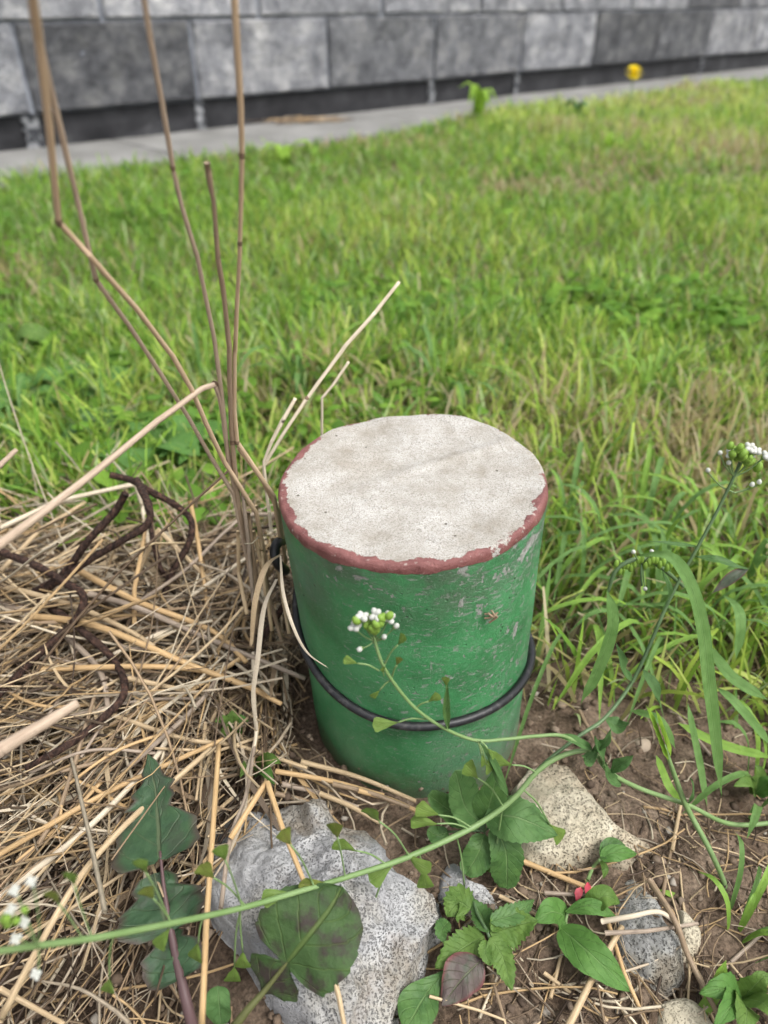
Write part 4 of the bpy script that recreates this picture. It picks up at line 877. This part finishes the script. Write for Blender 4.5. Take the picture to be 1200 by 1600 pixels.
def ball(c_, r_, d=(0, 0, 1), el=1.0, nu=8, nv=6):
    d = norm(np.asarray(d, float)); a = norm(np.cross(d, [0.31, 0.2, 0.93])); b = np.cross(d, a); v = []
    for i in range(nv + 1):
        p = math.pi * i / nv; rr_ = max(math.sin(p), 0.02)
        for j in range(nu):
            t = 2 * math.pi * j / nu; v.append(np.asarray(c_) + r_ * (rr_ * (math.cos(t) * a + math.sin(t) * b) - el * math.cos(p) * d))
    f = np.array([[i * nu + j, i * nu + (j + 1) % nu, (i + 1) * nu + (j + 1) % nu, (i + 1) * nu + j] for i in range(nv) for j in range(nu)])
    return {'v': np.array(v), 'f': f}
def pod(plant, tip, att, mat=None, size=30):
    """heart-shaped seed pod on a fine stalk: tip = middle of the pod, att = where its stalk leaves the stem; each (px, py, Y)"""
    T_, A_ = at(*tip), at(*att); d = norm(T_ - A_); s_ = size * pxm(T_)
    p0, p1 = T_ - d * s_ * 0.5, T_ + d * s_ * 0.42
    sag = np.array([0, 0, 0.12 * np.linalg.norm(p0 - A_)])
    pd = make('seed_pod', leaf_geo([p0, (p0 + p1) / 2, p1], s_ * 0.62, nrm=F * -1 + np.array([0.25 * math.sin(tip[0]), 0.2, 0.35 * math.cos(tip[1])]), prof='pod', nv=14, nu=7, fold=0.12, wave=0.02, seed=tip[0] % 13, thick=s_ * 0.06, notch=s_ * 0.12), mat or L_POD, plant)
    q = spline([A_, (A_ + p0) / 2 + sag, p0], 8)
    make('pod_stalk', tubes([q], 1.5 * pxm(T_), 6), L_STEM, pd)
PROF['pod'] = lambda v: np.where(v < 0.84, 0.08 + 0.92 * (v / 0.84) ** 1.15, np.sqrt(np.clip(1 - ((v - 0.84) / 0.16) ** 2, 0.0, 1)) * 0.98 + 0.02)
def floret(plant, pt, Y, size, stem=None, opened=True, seed=0):
    c_ = at(pt[0], pt[1], Y); r_ = 0.92 * size * pxm(c_); lr = np.random.default_rng(seed)
    d = norm(np.array([lr.normal(0, .35), lr.normal(-.4, .3), 0.8])); gs = []
    a = norm(np.cross(d, [1, .2, .1])); b = np.cross(d, a)
    for k in range(4 if opened else 1):
        t = k * math.pi / 2 + lr.uniform(0, .5); o_ = math.cos(t) * a + math.sin(t) * b; sp_ = 0.55 if opened else 0.0
        gs.append(ball(c_ + o_ * r_ * sp_ + d * r_ * 0.3, r_ * (0.5 if opened else 0.55), norm(o_ * sp_ + d * (0.25 if opened else 1)), 1.3, 10, 8))
    fl_ = make('floret', join(*gs), L_PETAL, plant)
    make('sepals', ball(c_ - d * r_ * 0.15, r_ * 0.5, d, 1.2, 8, 6), L_BUD, fl_)
    if stem is not None:
        S_ = at(*stem); q = spline([S_, (S_ + c_) / 2 - np.array([0, 0, 0.1 * np.linalg.norm(S_ - c_)]), c_ - d * r_ * 0.4], 7); make('flower_stalk', tubes([q], 1.3 * pxm(c_), 6), L_STEM, fl_)
def buds(plant, cpx, Y, spread, n, size, seed):
    lr = np.random.default_rng(seed)
    for k in range(n):
        p = at(cpx[0] + lr.normal(0, spread), cpx[1] + lr.normal(0, spread * .6), Y + lr.normal(0, .002)); make('bud', ball(p, size * pxm(p) * lr.uniform(.8, 1.2), (lr.normal(0, .4), lr.normal(-.3, .3), 1), 1.3, 7, 5), L_BUD, plant)

# shepherd's-purse lying across the foreground, seed pods along its stem
pl = thing('wild_flower', 'long arching flower stem with heart-shaped pods lying across the large stone', 'wild flower', at(1235, 1282, .215))
stA = [(1240, 1282, .212, 9.6), (1145, 1288, .207, 10.3), (1075, 1258, .206, 10.3), (1000, 1232, .205, 10.3), (950, 1205, .204, 10.3), (925, 1174, .204, 10.3), (880, 1180, .202, 11.1), (840, 1205, .198, 11.1), (800, 1250, .192, 11.9), (740, 1292, .184, 12.6), (640, 1338, .170, 12.6), (560, 1365, .160, 11.9), (470, 1392, .149, 11.9), (380, 1418, .138, 12.6), (270, 1442, .124, 14.0), (150, 1465, .110, 14.8), (40, 1480, .099, 14.8), (-60, 1495, .09, 14.8)]
stemtube(pl, stA, L_STEM, n=90, seg=10)
YA = lambda px: float(np.interp(px, [s[0] for s in stA[::-1]], [s[2] for s in stA[::-1]]))
for (tx, ty), (ax, ay), m_ in [((583, 1273), (638, 1335), 0), ((525, 1297), (539, 1368), 1), ((540, 1322), (603, 1350), 0), ((447, 1308), (490, 1383), 1), ((348, 1333), (378, 1415), 0), ((323, 1362), (383, 1415), 1), ((488, 1380), (512, 1378), 1), ((432, 1400), (462, 1393), 0), ((597, 1363), (612, 1352), 0), ((572, 1450), (610, 1353), 1), ((653, 1347), (640, 1338), 0), ((663, 1372), (655, 1333), 0), ((380, 1500), (375, 1420), 0), ((365, 1522), (376, 1422), 0),
                           ((737, 1205), (787, 1262), 0), ((668, 1267), (735, 1292), 0), ((663, 1284), (733, 1295), 0), ((772, 1350), (785, 1262), 0), ((728, 1400), (713, 1305), 0), ((782, 1190), (838, 1207), 0), ((113, 1373), (143, 1464), 0), ((233, 1395), (267, 1441), 1), ((223, 1353), (267, 1441), 0), ((85, 1402), (130, 1468), 1), ((170, 1540), (178, 1460), 0), ((255, 1466), (270, 1443), 0), ((307, 1487), (318, 1432), 0), ((868, 1300), (815, 1232), 0)]:
    pod(pl, (tx, ty, YA(ax) - .002), (ax, ay, YA(ax)), L_POD2 if m_ else L_POD, 44 if tx > 300 else 40)
for k, (x_, y_) in enumerate([(23, 1392), (17, 1422), (50, 1377), (25, 1465), (58, 1522), (40, 1440)]): floret(pl, (x_, y_), .098, 9, (60, 1478, .1), True, k)
buds(pl, (14, 1440), .097, 12, 8, 6, 3)
# clasping leaves round the fork
for mid, wd_, sd in [([(925, 1172, .203), (900, 1158, .2), (862, 1148, .199)], 17, 1), ([(925, 1174, .203), (945, 1160, .2), (955, 1140, .199)], 16, 2), ([(945, 1200, .203), (938, 1175, .2), (930, 1150, .2)], 20, 3), ([(950, 1205, .203), (970, 1195, .2), (990, 1180, .199)], 22, 4), ([(972, 1225, .204), (955, 1218, .2), (944, 1190, .199)], 20, 5), ([(1073, 1258, .205), (1082, 1235, .202), (1078, 1215, .2)], 14, 6), ([(935, 1170, .203), (915, 1190, .2), (910, 1180, .199)], 20, 7)]:
    leaf(pl, mid, wd_, L_DEEP, prof='lance', fold=0.35, wave=.12, seed=sd, nv=20, nu=7)
leaf(pl, [(795, 1245, .19), (778, 1222, .188), (760, 1180, .187)], 10, L_DEEP, prof='lance', fold=.5, nv=18, nu=7)
# branch with the flower head in front of the post
pb = thing('wild_flower', 'slender stem with a white flower cluster in front of the green post', 'wild flower', at(925, 1174, .204))
stB = [(922, 1172, .203, 7.9), (880, 1150, .199, 7.9), (840, 1150, .196, 7.9), (790, 1155, .192, 7.9), (745, 1157, .189, 7.9), (700, 1141, .187, 7.9), (655, 1112, .186, 7.9), (625, 1080, .186, 7.9), (600, 1043, .187, 7.9), (588, 1010, .188, 7.2), (583, 985, .189, 6.5)]
stemtube(pb, stB, L_STEM, n=60)
buds(pb, (582, 976), .187, 13, 26, 6.5, 11)
for k, (x_, y_, op) in enumerate([(555, 981, 1), (566, 966, 1), (588, 961, 1), (607, 967, 1), (618, 979, 0), (600, 996, 0), (563, 1014, 0), (590, 977, 0)]): floret(pb, (x_, y_), .187, 11 if op else 9, (585, 1002, .189), bool(op), 20 + k)
for (tx, ty), (ax, ay), sz, m_ in [((548, 1033), (592, 1048), 18, 0), ((627, 1000), (600, 1040), 18, 0), ((622, 1033), (612, 1060), 15, 1), ((587, 1084), (612, 1062), 14, 0), ((598, 1047), (600, 1056), 12, 0), ((678, 1091), (648, 1108), 18, 0), ((602, 1131), (665, 1124), 28, 0), ((697, 1065), (699, 1141), 16, 0), ((755, 1187), (746, 1158), 18, 0), ((762, 1200), (748, 1160), 18, 0), ((768, 1176), (750, 1158), 16, 0)]:
    pod(pb, (tx, ty, .186), (ax, ay, .187), L_POD2 if m_ else L_POD, sz * 1.35)
leaf(pb, [(700, 1142, .187), (697, 1110, .186), (699, 1062, .186)], 12, L_GREEN, prof='lance', fold=.5, nv=18, nu=7)
leaf(pb, [(745, 1158, .189), (770, 1190, .187), (795, 1240, .186)], 12, L_DEEP, prof='lance', fold=.5, nv=18, nu=7)
# tall dark stem with a flower head at the right
pc = thing('wild_flower', 'tall dark stem topped with white flowers over the lawn right of the post', 'wild flower', at(800, 1250, .192))
stC = [(800, 1252, .194, 7.4), (845, 1198, .2, 8.1), (905, 1150, .209, 8.7), (945, 1122, .216, 8.7), (985, 1070, .226, 8.7), (1010, 1020, .232, 8.1), (1040, 950, .24, 8.1), (1065, 900, .245, 7.4), (1090, 855, .248, 7.4), (1120, 800, .252, 7.4), (1148, 742, .255, 6.8), (1156, 722, .256, 5.6)]
stemtube(pc, stC, L_STEM2, n=60)
buds(pc, (1160, 710), .254, 14, 24, 6.5, 31)
for k, (x_, y_, op) in enumerate([(1125, 708, 0), (1142, 710, 1), (1170, 700, 1), (1180, 706, 1), (1195, 714, 1), (1138, 724, 0), (1176, 715, 0), (1106, 736, 0), (1186, 755, 0), (1174, 759, 0)]): floret(pc, (x_, y_), .254, 9 if op else 7.5, (1148, 745 if k < 7 else 770, .255), bool(op), 40 + k)
for mid, wd_, m_, sd in [([(988, 1066, .227), (975, 1045, .222), (963, 1005, .224)], 22, L_DEEP, 1), ([(1003, 1045, .228), (1020, 1070, .224), (1032, 1100, .22)], 18, L_DEEP, 2), ([(1035, 958, .24), (1045, 920, .236), (1035, 890, .238)], 16, L_DEEP, 3), ([(1085, 868, .247), (1120, 875, .243), (1172, 890, .24)], 14, L_GREEN, 4), ([(1170, 888, .241), (1140, 905, .238), (1112, 928, .236)], 18, L_WINE, 5), ([(945, 1122, .216), (965, 1135, .212), (985, 1130, .21)], 26, L_DEEP, 6), ([(1090, 855, .247), (1060, 850, .245), (1010, 846, .244)], 8, L_GREEN, 7)]:
    leaf(pc, mid, wd_, m_, prof='lance', fold=0.3, wave=.1, seed=sd, nv=20, nu=7)
# drooping spent spike
pd_ = thing('wild_flower', 'drooping hooked flower spike with tiny pale florets right of the post', 'wild flower', at(1068, 915, .245))
stemtube(pd_, [(1068, 916, .246, 8), (1035, 888, .243, 9), (1010, 874, .241, 10), (985, 876, .239, 10), (962, 892, .238, 9), (950, 925, .237, 7)], L_STEM2, n=36)
for k in range(16):
    t = k / 15; x_ = 1048 - 85 * t; y_ = 884 - 10 * math.sin(t * 3); p = at(x_, y_ + random.uniform(-2, 12), .239); make('bud', ball(p, 4.5 * pxm(p), (0, 0, 1), 1.8, 6, 5), L_BUD, pd_)
for k, (x_, y_) in enumerate([(990, 863), (1018, 862), (1008, 920)]): floret(pd_, (x_, y_), .237, 7, (1005, 880, .24), False, 60 + k)
stemtube(pd_, [(1003, 880, .24, 5), (1002, 895, .238, 5), (1003, 915, .237, 5)], L_STEM2, n=10, name='flower_stalk')

# broad grass blades at the right
clump = thing('grass_clump', 'sprawling clump of wide-bladed grass over the soil right of the post', 'grass', on(1130, 1120, 0))
def blade(px, wpx, mat, label, sd=0, group=None, nrm=None, **kw):
    mid = [at(*m) for m in px]
    b = mid[int(np.argmin([m[2] for m in mid]))]
    return make('blade', leaf_geo(mid, wpx * pxm(mid[len(mid) // 2]), nrm=(0.3, -0.8, 0.6) if nrm is None else nrm, prof='blade', nv=30, nu=5, fold=.25, wave=.04, seed=sd, **kw), mat, clump, label=label)
blade([(998, 868, .235), (1045, 868, .23), (1078, 915, .226), (1098, 985, .222), (1107, 1065, .217), (1116, 1150, .212), (1128, 1245, .208)], 27, L_BLADE, 'wide pale grass blade arching over and hanging straight down', 1)
blade([(948, 922, .225), (956, 975, .222), (933, 1045, .22), (908, 1100, .219)], 23, L_BLADE, 'shorter wide grass blade hanging near the post cable', 2)
for k, (px, wp, m_) in enumerate([([(1210, 1145, 10), (1140, 1110, 22), (1060, 1088, 26), (960, 1085, 18), (862, 1100, 5)], 16, L_BLADE2), ([(1100, 1005, .29), (1140, 1055, .27), (1200, 1095, .255)], 20, L_BLADE), ([(1120, 1075, .26), (1150, 1100, .25), (1205, 1165, .24)], 16, L_BLADE), ([(880, 1010, 6), (970, 995, 12), (1060, 985, 5)], 9, L_BLADE2), ([(850, 960, 6), (920, 950, 14), (990, 955, 4)], 9, L_BLADE2), ([(1075, 1100, .25), (1090, 1180, .235), (1105, 1260, .22)], 12, L_BLADE), ([(1060, 1130, .25), (1120, 1160, .24), (1210, 1185, .23)], 15, L_BLADE2), ([(985, 1110, .25), (1030, 1125, .24), (1055, 1170, .235)], 13, L_BLADE), ([(1130, 930, .3), (1155, 960, .28), (1150, 1030, .27)], 18, L_BLADE), ([(1025, 1180, .235), (1045, 1230, .225), (1065, 1255, .215)], 13, L_BLADE2), ([(1030, 1390, .18), (1090, 1415, .178), (1130, 1430, .176)], 10, L_BLADE2), ([(1080, 1600, .13), (1110, 1560, .137), (1135, 1500, .145)], 22, L_BLADE2), ([(1160, 1350, .195), (1170, 1400, .187), (1185, 1470, .175)], 9, L_BLADE2)]):
    blade(px, wp, m_, None, k + 5, None, (0.1, -0.5, 0.85))
# grass stem with a spikelet
gs = thing('flowering_grass', 'jointed grass stem with a bright green spikelet above the yellowish stone', 'grass', on(1142, 1420, 0))
stemtube(gs, [(1142, 1420, .176, 11), (1133, 1383, .182, 11), (1110, 1330, .19, 12), (1083, 1280, .199, 12), (1068, 1250, .203, 12), (1050, 1200, .208, 10), (1038, 1165, .21, 7)], L_STEM, n=30)
for k in range(9):
    t = k / 8; leaf(gs, [(1044 - 18 * t + (k % 2) * 6, 1188 - 50 * t, .208), (1040 - 18 * t + (k % 2) * 10 - 4, 1172 - 50 * t, .207), (1034 - 20 * t + (k % 2) * 12 - 5, 1152 - 50 * t, .207)], 11, L_BRIGHT, 'spikelet', prof='lance', fold=.4, nv=10, nu=5)

# tufts of tall blades through the nearer lawn
def tuft(label, px, n, hlo, hhi, wlo, whi, seed, spread=0.012, splay=0.9, mats=(L_BLADE, L_BLADE2)):
    lr = np.random.default_rng(seed); b = on(px[0], px[1], 0.0); t_ = thing('grass_tuft', label, 'grass tuft', b)
    for k in range(n):
        a = lr.uniform(0, 2 * np.pi); h = lr.uniform(hlo, hhi); sp_ = lr.uniform(0.15, splay); d = np.array([math.cos(a), math.sin(a), 0])
        p0 = b + d * lr.uniform(0, spread); p0[2] = topz(p0[0], p0[1]) - 0.002
        p1 = p0 + d * h * sp_ * .35 + np.array([0, 0, h * .6]); p2 = p0 + d * h * sp_ * .85 + np.array([0, 0, h * (.95 - .35 * sp_)]); p3 = p0 + d * h * sp_ * 1.3 + np.array([0, 0, h * (1.05 - .85 * sp_)])
        make('blade', leaf_geo([p0, p1, p2, p3], lr.uniform(wlo, whi), nrm=np.cross(d, [d[1], -d[0], 0.01]) * -1 + d * -0.5 + np.array([0, 0, .8]), prof='blade', nv=12, nu=3, fold=.3, wave=.02, seed=k), mats[k % len(mats)], t_)
    return t_
tuft('grass tuft on the soil edge right of the cable', (905, 985), 16, .04, .08, .002, .004, 12, .03, 1.2)
tuft('grass tuft between the hanging blade and the tall dark stem', (1040, 1010), 18, .045, .085, .002, .004, 13, .03, 1.2)
tuft('grass tuft at the right frame edge level with the cable', (1175, 1060), 16, .045, .085, .002, .004, 14, .03, 1.2)
tuft('tall blue-green grass tuft behind the dry stalks', (478, 640), 14, .06, .12, .003, .006, 1)
tuft('grass tuft pressed against the far right of the post rim', (880, 860), 16, .05, .09, .0025, .0045, 2, .018)
tuft('spreading grass tuft below the tall white flower', (985, 905), 22, .05, .1, .0025, .0045, 3, .03, 1.1)
tuft('dense grass tuft at the frame edge beneath the white flower', (1150, 930), 22, .05, .1, .0025, .005, 4, .03, 1.1)
tuft('low grass tuft at the frame edge right of the grass stem', (1185, 1240), 9, .03, .06, .002, .004, 5, .02, 1.1)
tuft('grass tuft left of the post behind the folded stalk', (330, 640), 12, .05, .09, .0025, .005, 6, .03)
tuft('grass tuft at the far left edge of the straw heap', (30, 720), 14, .04, .08, .0025, .005, 7, .03, 1.1)
tuft('yellowish grass tuft in mid-lawn right of the post', (1010, 640), 14, .05, .085, .003, .005, 8, .03, 1.0, (L_BLADE2,))
tuft('grass tuft growing just behind the post', (690, 640), 14, .05, .09, .003, .005, 9, .03)
tuft('thin grass tuft among the straws at the lower right corner', (1150, 1470), 8, .02, .045, .0015, .003, 10, .012)

# ------------------------------------------------------------------ broad-leaved plants
def plant(label, base, name='weed', cat='weed'): return thing(name, label, cat, base)
p = plant('round-leaved green weed at the front foot of the post', on(757, 1292, 0))
for mid, wp, m_, pr, sd in [([(750, 1285, .2), (728, 1262, .199), (712, 1205, .2)], 66, L_DEEP, 'round', 1), ([(740, 1285, .203), (705, 1268, .202), (670, 1242, .202)], 48, L_GREEN, 'round', 2), ([(758, 1275, .198), (810, 1278, .192), (872, 1305, .19)], 84, L_DEEP, 'ovate', 3), ([(772, 1290, .194), (790, 1330, .187), (792, 1388, .181)], 66, L_GREEN, 'round', 4), ([(757, 1303, .195), (748, 1332, .188), (728, 1366, .183)], 56, L_GREEN, 'round', 5), ([(757, 1285, .199), (770, 1240, .202), (778, 1195, .206)], 58, L_GREEN, 'ovate', 6), ([(700, 1300, .2), (683, 1305, .198), (668, 1296, .199)], 34, L_GREEN, 'round', 7)]:
    leaf(p, mid, wp * 0.84, m_, prof=pr, serr=(11, .1), seed=sd, wave=.05)
    stemtube(p, [(757, 1298, .197, 7), ((mid[0][0] + 757) / 2, (mid[0][1] + 1296) / 2, .197, 6), (*mid[0], 5)], L_STEM2, 'petiole', 8, 6)
p = plant('bright serrated nettle-like weed below the round-leaved weed', on(765, 1462, 0))
for mid, wp, m_, sd in [([(765, 1460, 16), (795, 1448, 13), (840, 1438, 13)], 58, L_LIGHT, 1), ([(757, 1462, 16), (725, 1480, 13), (680, 1512, 13)], 52, L_LIGHT, 2), ([(765, 1465, 16), (785, 1495, 13), (800, 1548, 13)], 38, L_LIGHT, 3), ([(762, 1455, 16), (752, 1430, 13), (735, 1402, 13)], 36, L_GREEN, 4), ([(735, 1420, 13), (715, 1410, 13), (698, 1432, 13)], 50, L_LIGHT, 5), ([(768, 1455, 16), (785, 1432, 13), (795, 1410, 13)], 26, L_LIGHT, 6), ([(760, 1470, 16), (758, 1490, 16), (768, 1510, 13)], 22, L_LIGHT, 7), ([(700, 1440, 13), (690, 1455, 13), (695, 1475, 13)], 26, L_GREEN, 8), ([(765, 1440, 16), (810, 1425, 13), (835, 1405, 13)], 30, L_GREEN, 9)]:
    leaf(p, mid, wp, m_, prof='ovate', serr=(10, .3), seed=sd, wave=.06, fold=.22, nv=44)
stemtube(p, [(767, 1490, 1, 9), (764, 1462, 14, 8), (745, 1425, 14, 7), (738, 1400, 12, 6)], L_STEM2, n=12)
p = plant('purplish spoon-shaped leaf pair beside the large stone', on(745, 1540, 0))
leaf(p, [(752, 1500, 13), (722, 1530, 13), (690, 1572, 13)], 62, L_WINE, label='purple brown leaf with a red margin', prof='ovate', seed=3, fold=.08)
leaf(p, [(700, 1512, 13), (668, 1550, 13), (632, 1612, 13)], 60, L_GREEN, prof='spoon', seed=4)
p = plant('smooth bright green seedling with one long leaf beside the small dark stone', on(890, 1470, 0))
leaf(p, [(876, 1450, 10), (925, 1492, 14), (985, 1550, 8)], 60, L_SMOOTH, prof='ovate', seed=1, fold=.1, wave=.04, serr=(9, .05))
leaf(p, [(885, 1432, 10), (862, 1425, 14), (836, 1440, 12)], 46, L_SMOOTH, prof='ovate', seed=2)
leaf(p, [(882, 1425, 12), (925, 1415, 16), (970, 1438, 12)], 24, L_SMOOTH, prof='lance', seed=3)
leaf(p, [(915, 1418, 14), (945, 1400, 16), (968, 1412, 12)], 34, L_LIGHT, prof='ovate', seed=4, fold=.4)
stemtube(p, [(890, 1470, 1, 7), (884, 1440, 8, 7), (890, 1420, 12, 5)], L_STEM, n=10)
p = plant('tiny two-leaved seedling with a red stem in front of the yellowish stone', on(922, 1382, 0))
leaf(p, [(938, 1342, 12), (960, 1332, 12), (996, 1334, 12)], 26, L_SMOOTH, prof='ovate', seed=1); leaf(p, [(938, 1340, 12), (955, 1322, 12), (978, 1320, 12)], 24, L_GREEN, prof='ovate', seed=2, fold=.4)
leaf(p, [(936, 1344, 12), (945, 1358, 6), (942, 1374, 6)], 13, L_LIGHT, prof='lance')
stemtube(p, [(918, 1376, 6, 8), (926, 1356, 6, 8), (938, 1342, 12, 6)], L_STEM, n=10)
leaf(p, [(918, 1378, 6), (919, 1392, 6), (920, 1408, 6)], 11, L_RED, 'red_leaf', prof='lance'); leaf(p, [(908, 1386, 6), (904, 1396, 6), (900, 1408, 6)], 12, L_RED, 'red_leaf', prof='lance')
p = plant('dark thistle-like lobed leaves among the straw left of the large stone', on(288, 1585, 0))
leaf(p, [(250, 1345, .17), (248, 1290, .185), (244, 1235, .2), (230, 1178, .213)], 138, L_LOBED, prof=THISTLE, sweep=-.3, seed=2, wave=.05, fold=.1, nv=90, nu=11, nrm=(0, -.6, 1))
leaf(p, [(262, 1455, .147), (250, 1405, .158), (242, 1365, .167)], 140, L_LOBED, prof=THISTLE2, sweep=-.25, seed=5, wave=.06, nv=70, nu=11)
leaf(p, [(282, 1530, .133), (270, 1490, .141), (262, 1450, .15)], 100, L_LOBED, prof=THISTLE2, sweep=-.3, seed=8, wave=.06, nv=70, nu=11)
stemtube(p, [(305, 1620, .12, 26), (290, 1560, .128, 24), (272, 1480, .143, 18), (258, 1400, .158, 10), (250, 1330, .173, 6)], L_DSTEM, n=24)
leaf(p, [(340, 1540, .133), (342, 1562, .13), (345, 1602, .125)], 42, L_DEEP, prof='round', seed=3)
p = plant('large purple-blotched green leaf lying on the large stone', on(375, 1600, 0))
leaf(p, [(410, 1552, .128), (440, 1515, .132), (480, 1465, .138), (515, 1420, .146), (535, 1385, .152)], 165, L_PURPLE, prof=CLEFT, sweep=-.12, seed=4, wave=.035, fold=.1, nv=60, nu=11, serr=(9, .06), nrm=(0.1, -.5, 1))
stemtube(p, [(355, 1620, .118, 22), (385, 1580, .123, 18), (420, 1540, .129, 12), (470, 1476, .137, 5)], L_DSTEM2, n=16)
# small greens around the heap
for lab, px_, lv in [('small green leaf sprig in the straw beside the post foot', (402, 1205), [(25, -8), (18, 14), (-18, 6)]), ('tiny green sprig poking through the middle of the straw', (365, 1150), [(-20, -14), (16, -16), (2, -28)]), ('low green leaves at the lower right corner', (1160, 1560), [(40, 30), (-30, 30), (30, -25), (-45, -5), (0, 45)]), ('yellow-green crinkled leaf at the right frame edge', (1180, 1240), [(0, -30), (24, -10), (-22, -8)]), ('small weed behind the rusty wires', (285, 745), [(30, -30), (-40, -30), (45, 5), (-20, -50), (5, -60), (55, -35)])]:
    p = plant(lab, on(px_[0], px_[1], 0)); b = on(px_[0], px_[1], .006)
    for k, (dx_, dy_) in enumerate(lv):
        e_ = on(px_[0] + dx_ * 1.5, px_[1] + dy_ * 1.5, .02); leaf(p, [b, (b + e_) / 2 + np.array([0, 0, .006]), e_], 0.8 * math.hypot(dx_, dy_) + 8, L_SMOOTH if k % 2 else L_LIGHT, prof='ovate', seed=k, serr=(6, .15), nv=20, nu=7)
# rosettes in the lawn
def rosette(label, px, n, l_px, w_frac, mat, seed, prof='spoon', up=0.5):
    lr = np.random.default_rng(seed); b = on(px[0], px[1], 0.0); p = plant(label, b); L_ = l_px * pxm(b)
    for k in range(n):
        a = 2 * math.pi * k / n + lr.uniform(-.3, .3); l_ = L_ * lr.uniform(.75, 1.2); d = np.array([math.cos(a), math.sin(a), 0])
        q = [b + np.array([0, 0, .004]), b + d * l_ * .45 + np.array([0, 0, l_ * up * lr.uniform(.7, 1.3)]), b + d * l_ + np.array([0, 0, l_ * up * lr.uniform(.4, 1.1)])]
        make('leaf', leaf_geo(q, l_ * w_frac, nrm=(d[0] * -.4, d[1] * -.4 - .2, 1), prof=prof, seed=k, nv=20, nu=7, wave=.06), mat, p)
rosette('broad-leaved rosette weed behind the folded stalk', (240, 735), 9, 105, .42, L_SMOOTH, 1, 'spoon', .55)
rosette('round-leaved weed in the grass at the left frame edge', (45, 665), 8, 80, .5, L_SMOOTH, 2, 'spoon', .7)
rosette('bright green weed standing up at the path edge before the wall', (747, 200), 6, 32, .42, L_BRIGHT, 3, 'lance', 1.6)
rosette('dark green weed at the path edge left of the yellow flower', (900, 185), 6, 20, .5, L_GREEN, 4, 'ovate', .9)
rosette('pale leafed weed in the sunlit far lawn', (950, 245), 6, 24, .35, L_BRIGHT, 6, 'lance', 1.2)
rosette('yellow-green weed at the path edge before the pale block', (445, 265), 7, 34, .4, L_BRIGHT, 8, 'ovate', 1.0)
rosette('leafy weed between the kinked stalk and the folded stalk', (130, 640), 8, 85, .42, L_SMOOTH, 11, 'spoon', .6)
rosette('pointed-leaf weed at the back of the straw heap', (330, 730), 8, 75, .38, L_SMOOTH, 12, 'ovate', .6)
rosette('leafy weed low at the left frame edge above the round-leaved one', (15, 575), 7, 70, .45, L_LIGHT, 13, 'spoon', .6)
rosette('toothed weed behind the rusty wire arch', (170, 700), 8, 70, .4, L_GREEN, 14, 'lobed', .6)
# dandelion before the footing
db = on(970, 232, 0); dt = at(990, 113, db[1] + .01)
p = thing('dandelion', 'yellow dandelion flower standing before the black footing', 'flower', db)
make('stem', tubes([spline([db, (db + dt) / 2 + np.array([.004, 0, 0]), dt], 14)], .0016, 8), L_STEM, p)
fh = []
for ring, (nn, tl, ln) in enumerate([(22, .1, .024), (18, .55, .02), (14, 1.0, .014)]):
    for k in range(nn):
        a = 2 * math.pi * (k + ring * .4) / nn; d = np.array([math.cos(a) * math.cos(tl), math.sin(a) * math.cos(tl), math.sin(tl)]); d = np.array([d[0], d[1] * .72 - d[2] * .69, d[1] * .69 + d[2] * .72])
        fh.append(leaf_geo([dt, dt + d * ln * .5, dt + d * ln + np.array([0, 0, -.001])], .007, nrm=(0, 0, 1), prof='blade', nv=5, nu=3))
make('petals', join(*fh), L_YELLOW, p); make('calyx', ball(dt - np.array([0, 0, .004]), .005, (0, 0, 1), 1.2), L_GREEN, p)
# drift of dead grass on the path
dr = on(480, 193, .012); n = 240
q = np.stack([dr[0] + rng.normal(0, .06, n), dr[1] + rng.normal(0, .025, n)], 1); a = rng.normal(wa, .7, n); t = np.linspace(-.5, .5, 5)[None]
L_ = rng.uniform(.02, .07, n)[:, None]
Pq = np.stack([q[:, :1] + np.cos(a)[:, None] * t * L_, q[:, 1:] + np.sin(a)[:, None] * t * L_, .013 + rng.uniform(0, .012, n)[:, None] + 0 * t], -1)
make('dead_grass_drift', tubes(Pq, .0011, 4, SC[rng.integers(1, 6, n)], cap=False), M_STRAW, kind='stuff', label='brown drift of dead grass on the path before the footing')
# dried scrap stuck to the post
ys = [yy for yy in np.arange(.2, .3, .0005) if np.hypot(*(at(768, 962, yy) - PC - RM @ np.array([0, 0, at(768, 962, yy)[2]]))[:2]) < PR * 1.01]
sp0 = at(768, 962, ys[0] - .0012); sg = []
for k in range(3):
    a = k * 1.1 + .6; sg.append(tubes([spline([sp0 + np.array([.003 * math.cos(a), 0, .003 * math.sin(a)]), sp0 + np.array([.001 * k % .003, -.0015, .001]), sp0 + np.array([.003 * math.cos(a + 1.6), -.001, .003 * math.sin(a + 1.6)])], 8)], .0005, 4, cap=False))
make('dried_leaf_scrap', join(*sg), M_BROWN, base=sp0, label='tiny curled brown leaf scrap stuck to the green paint', cat='leaf scrap')
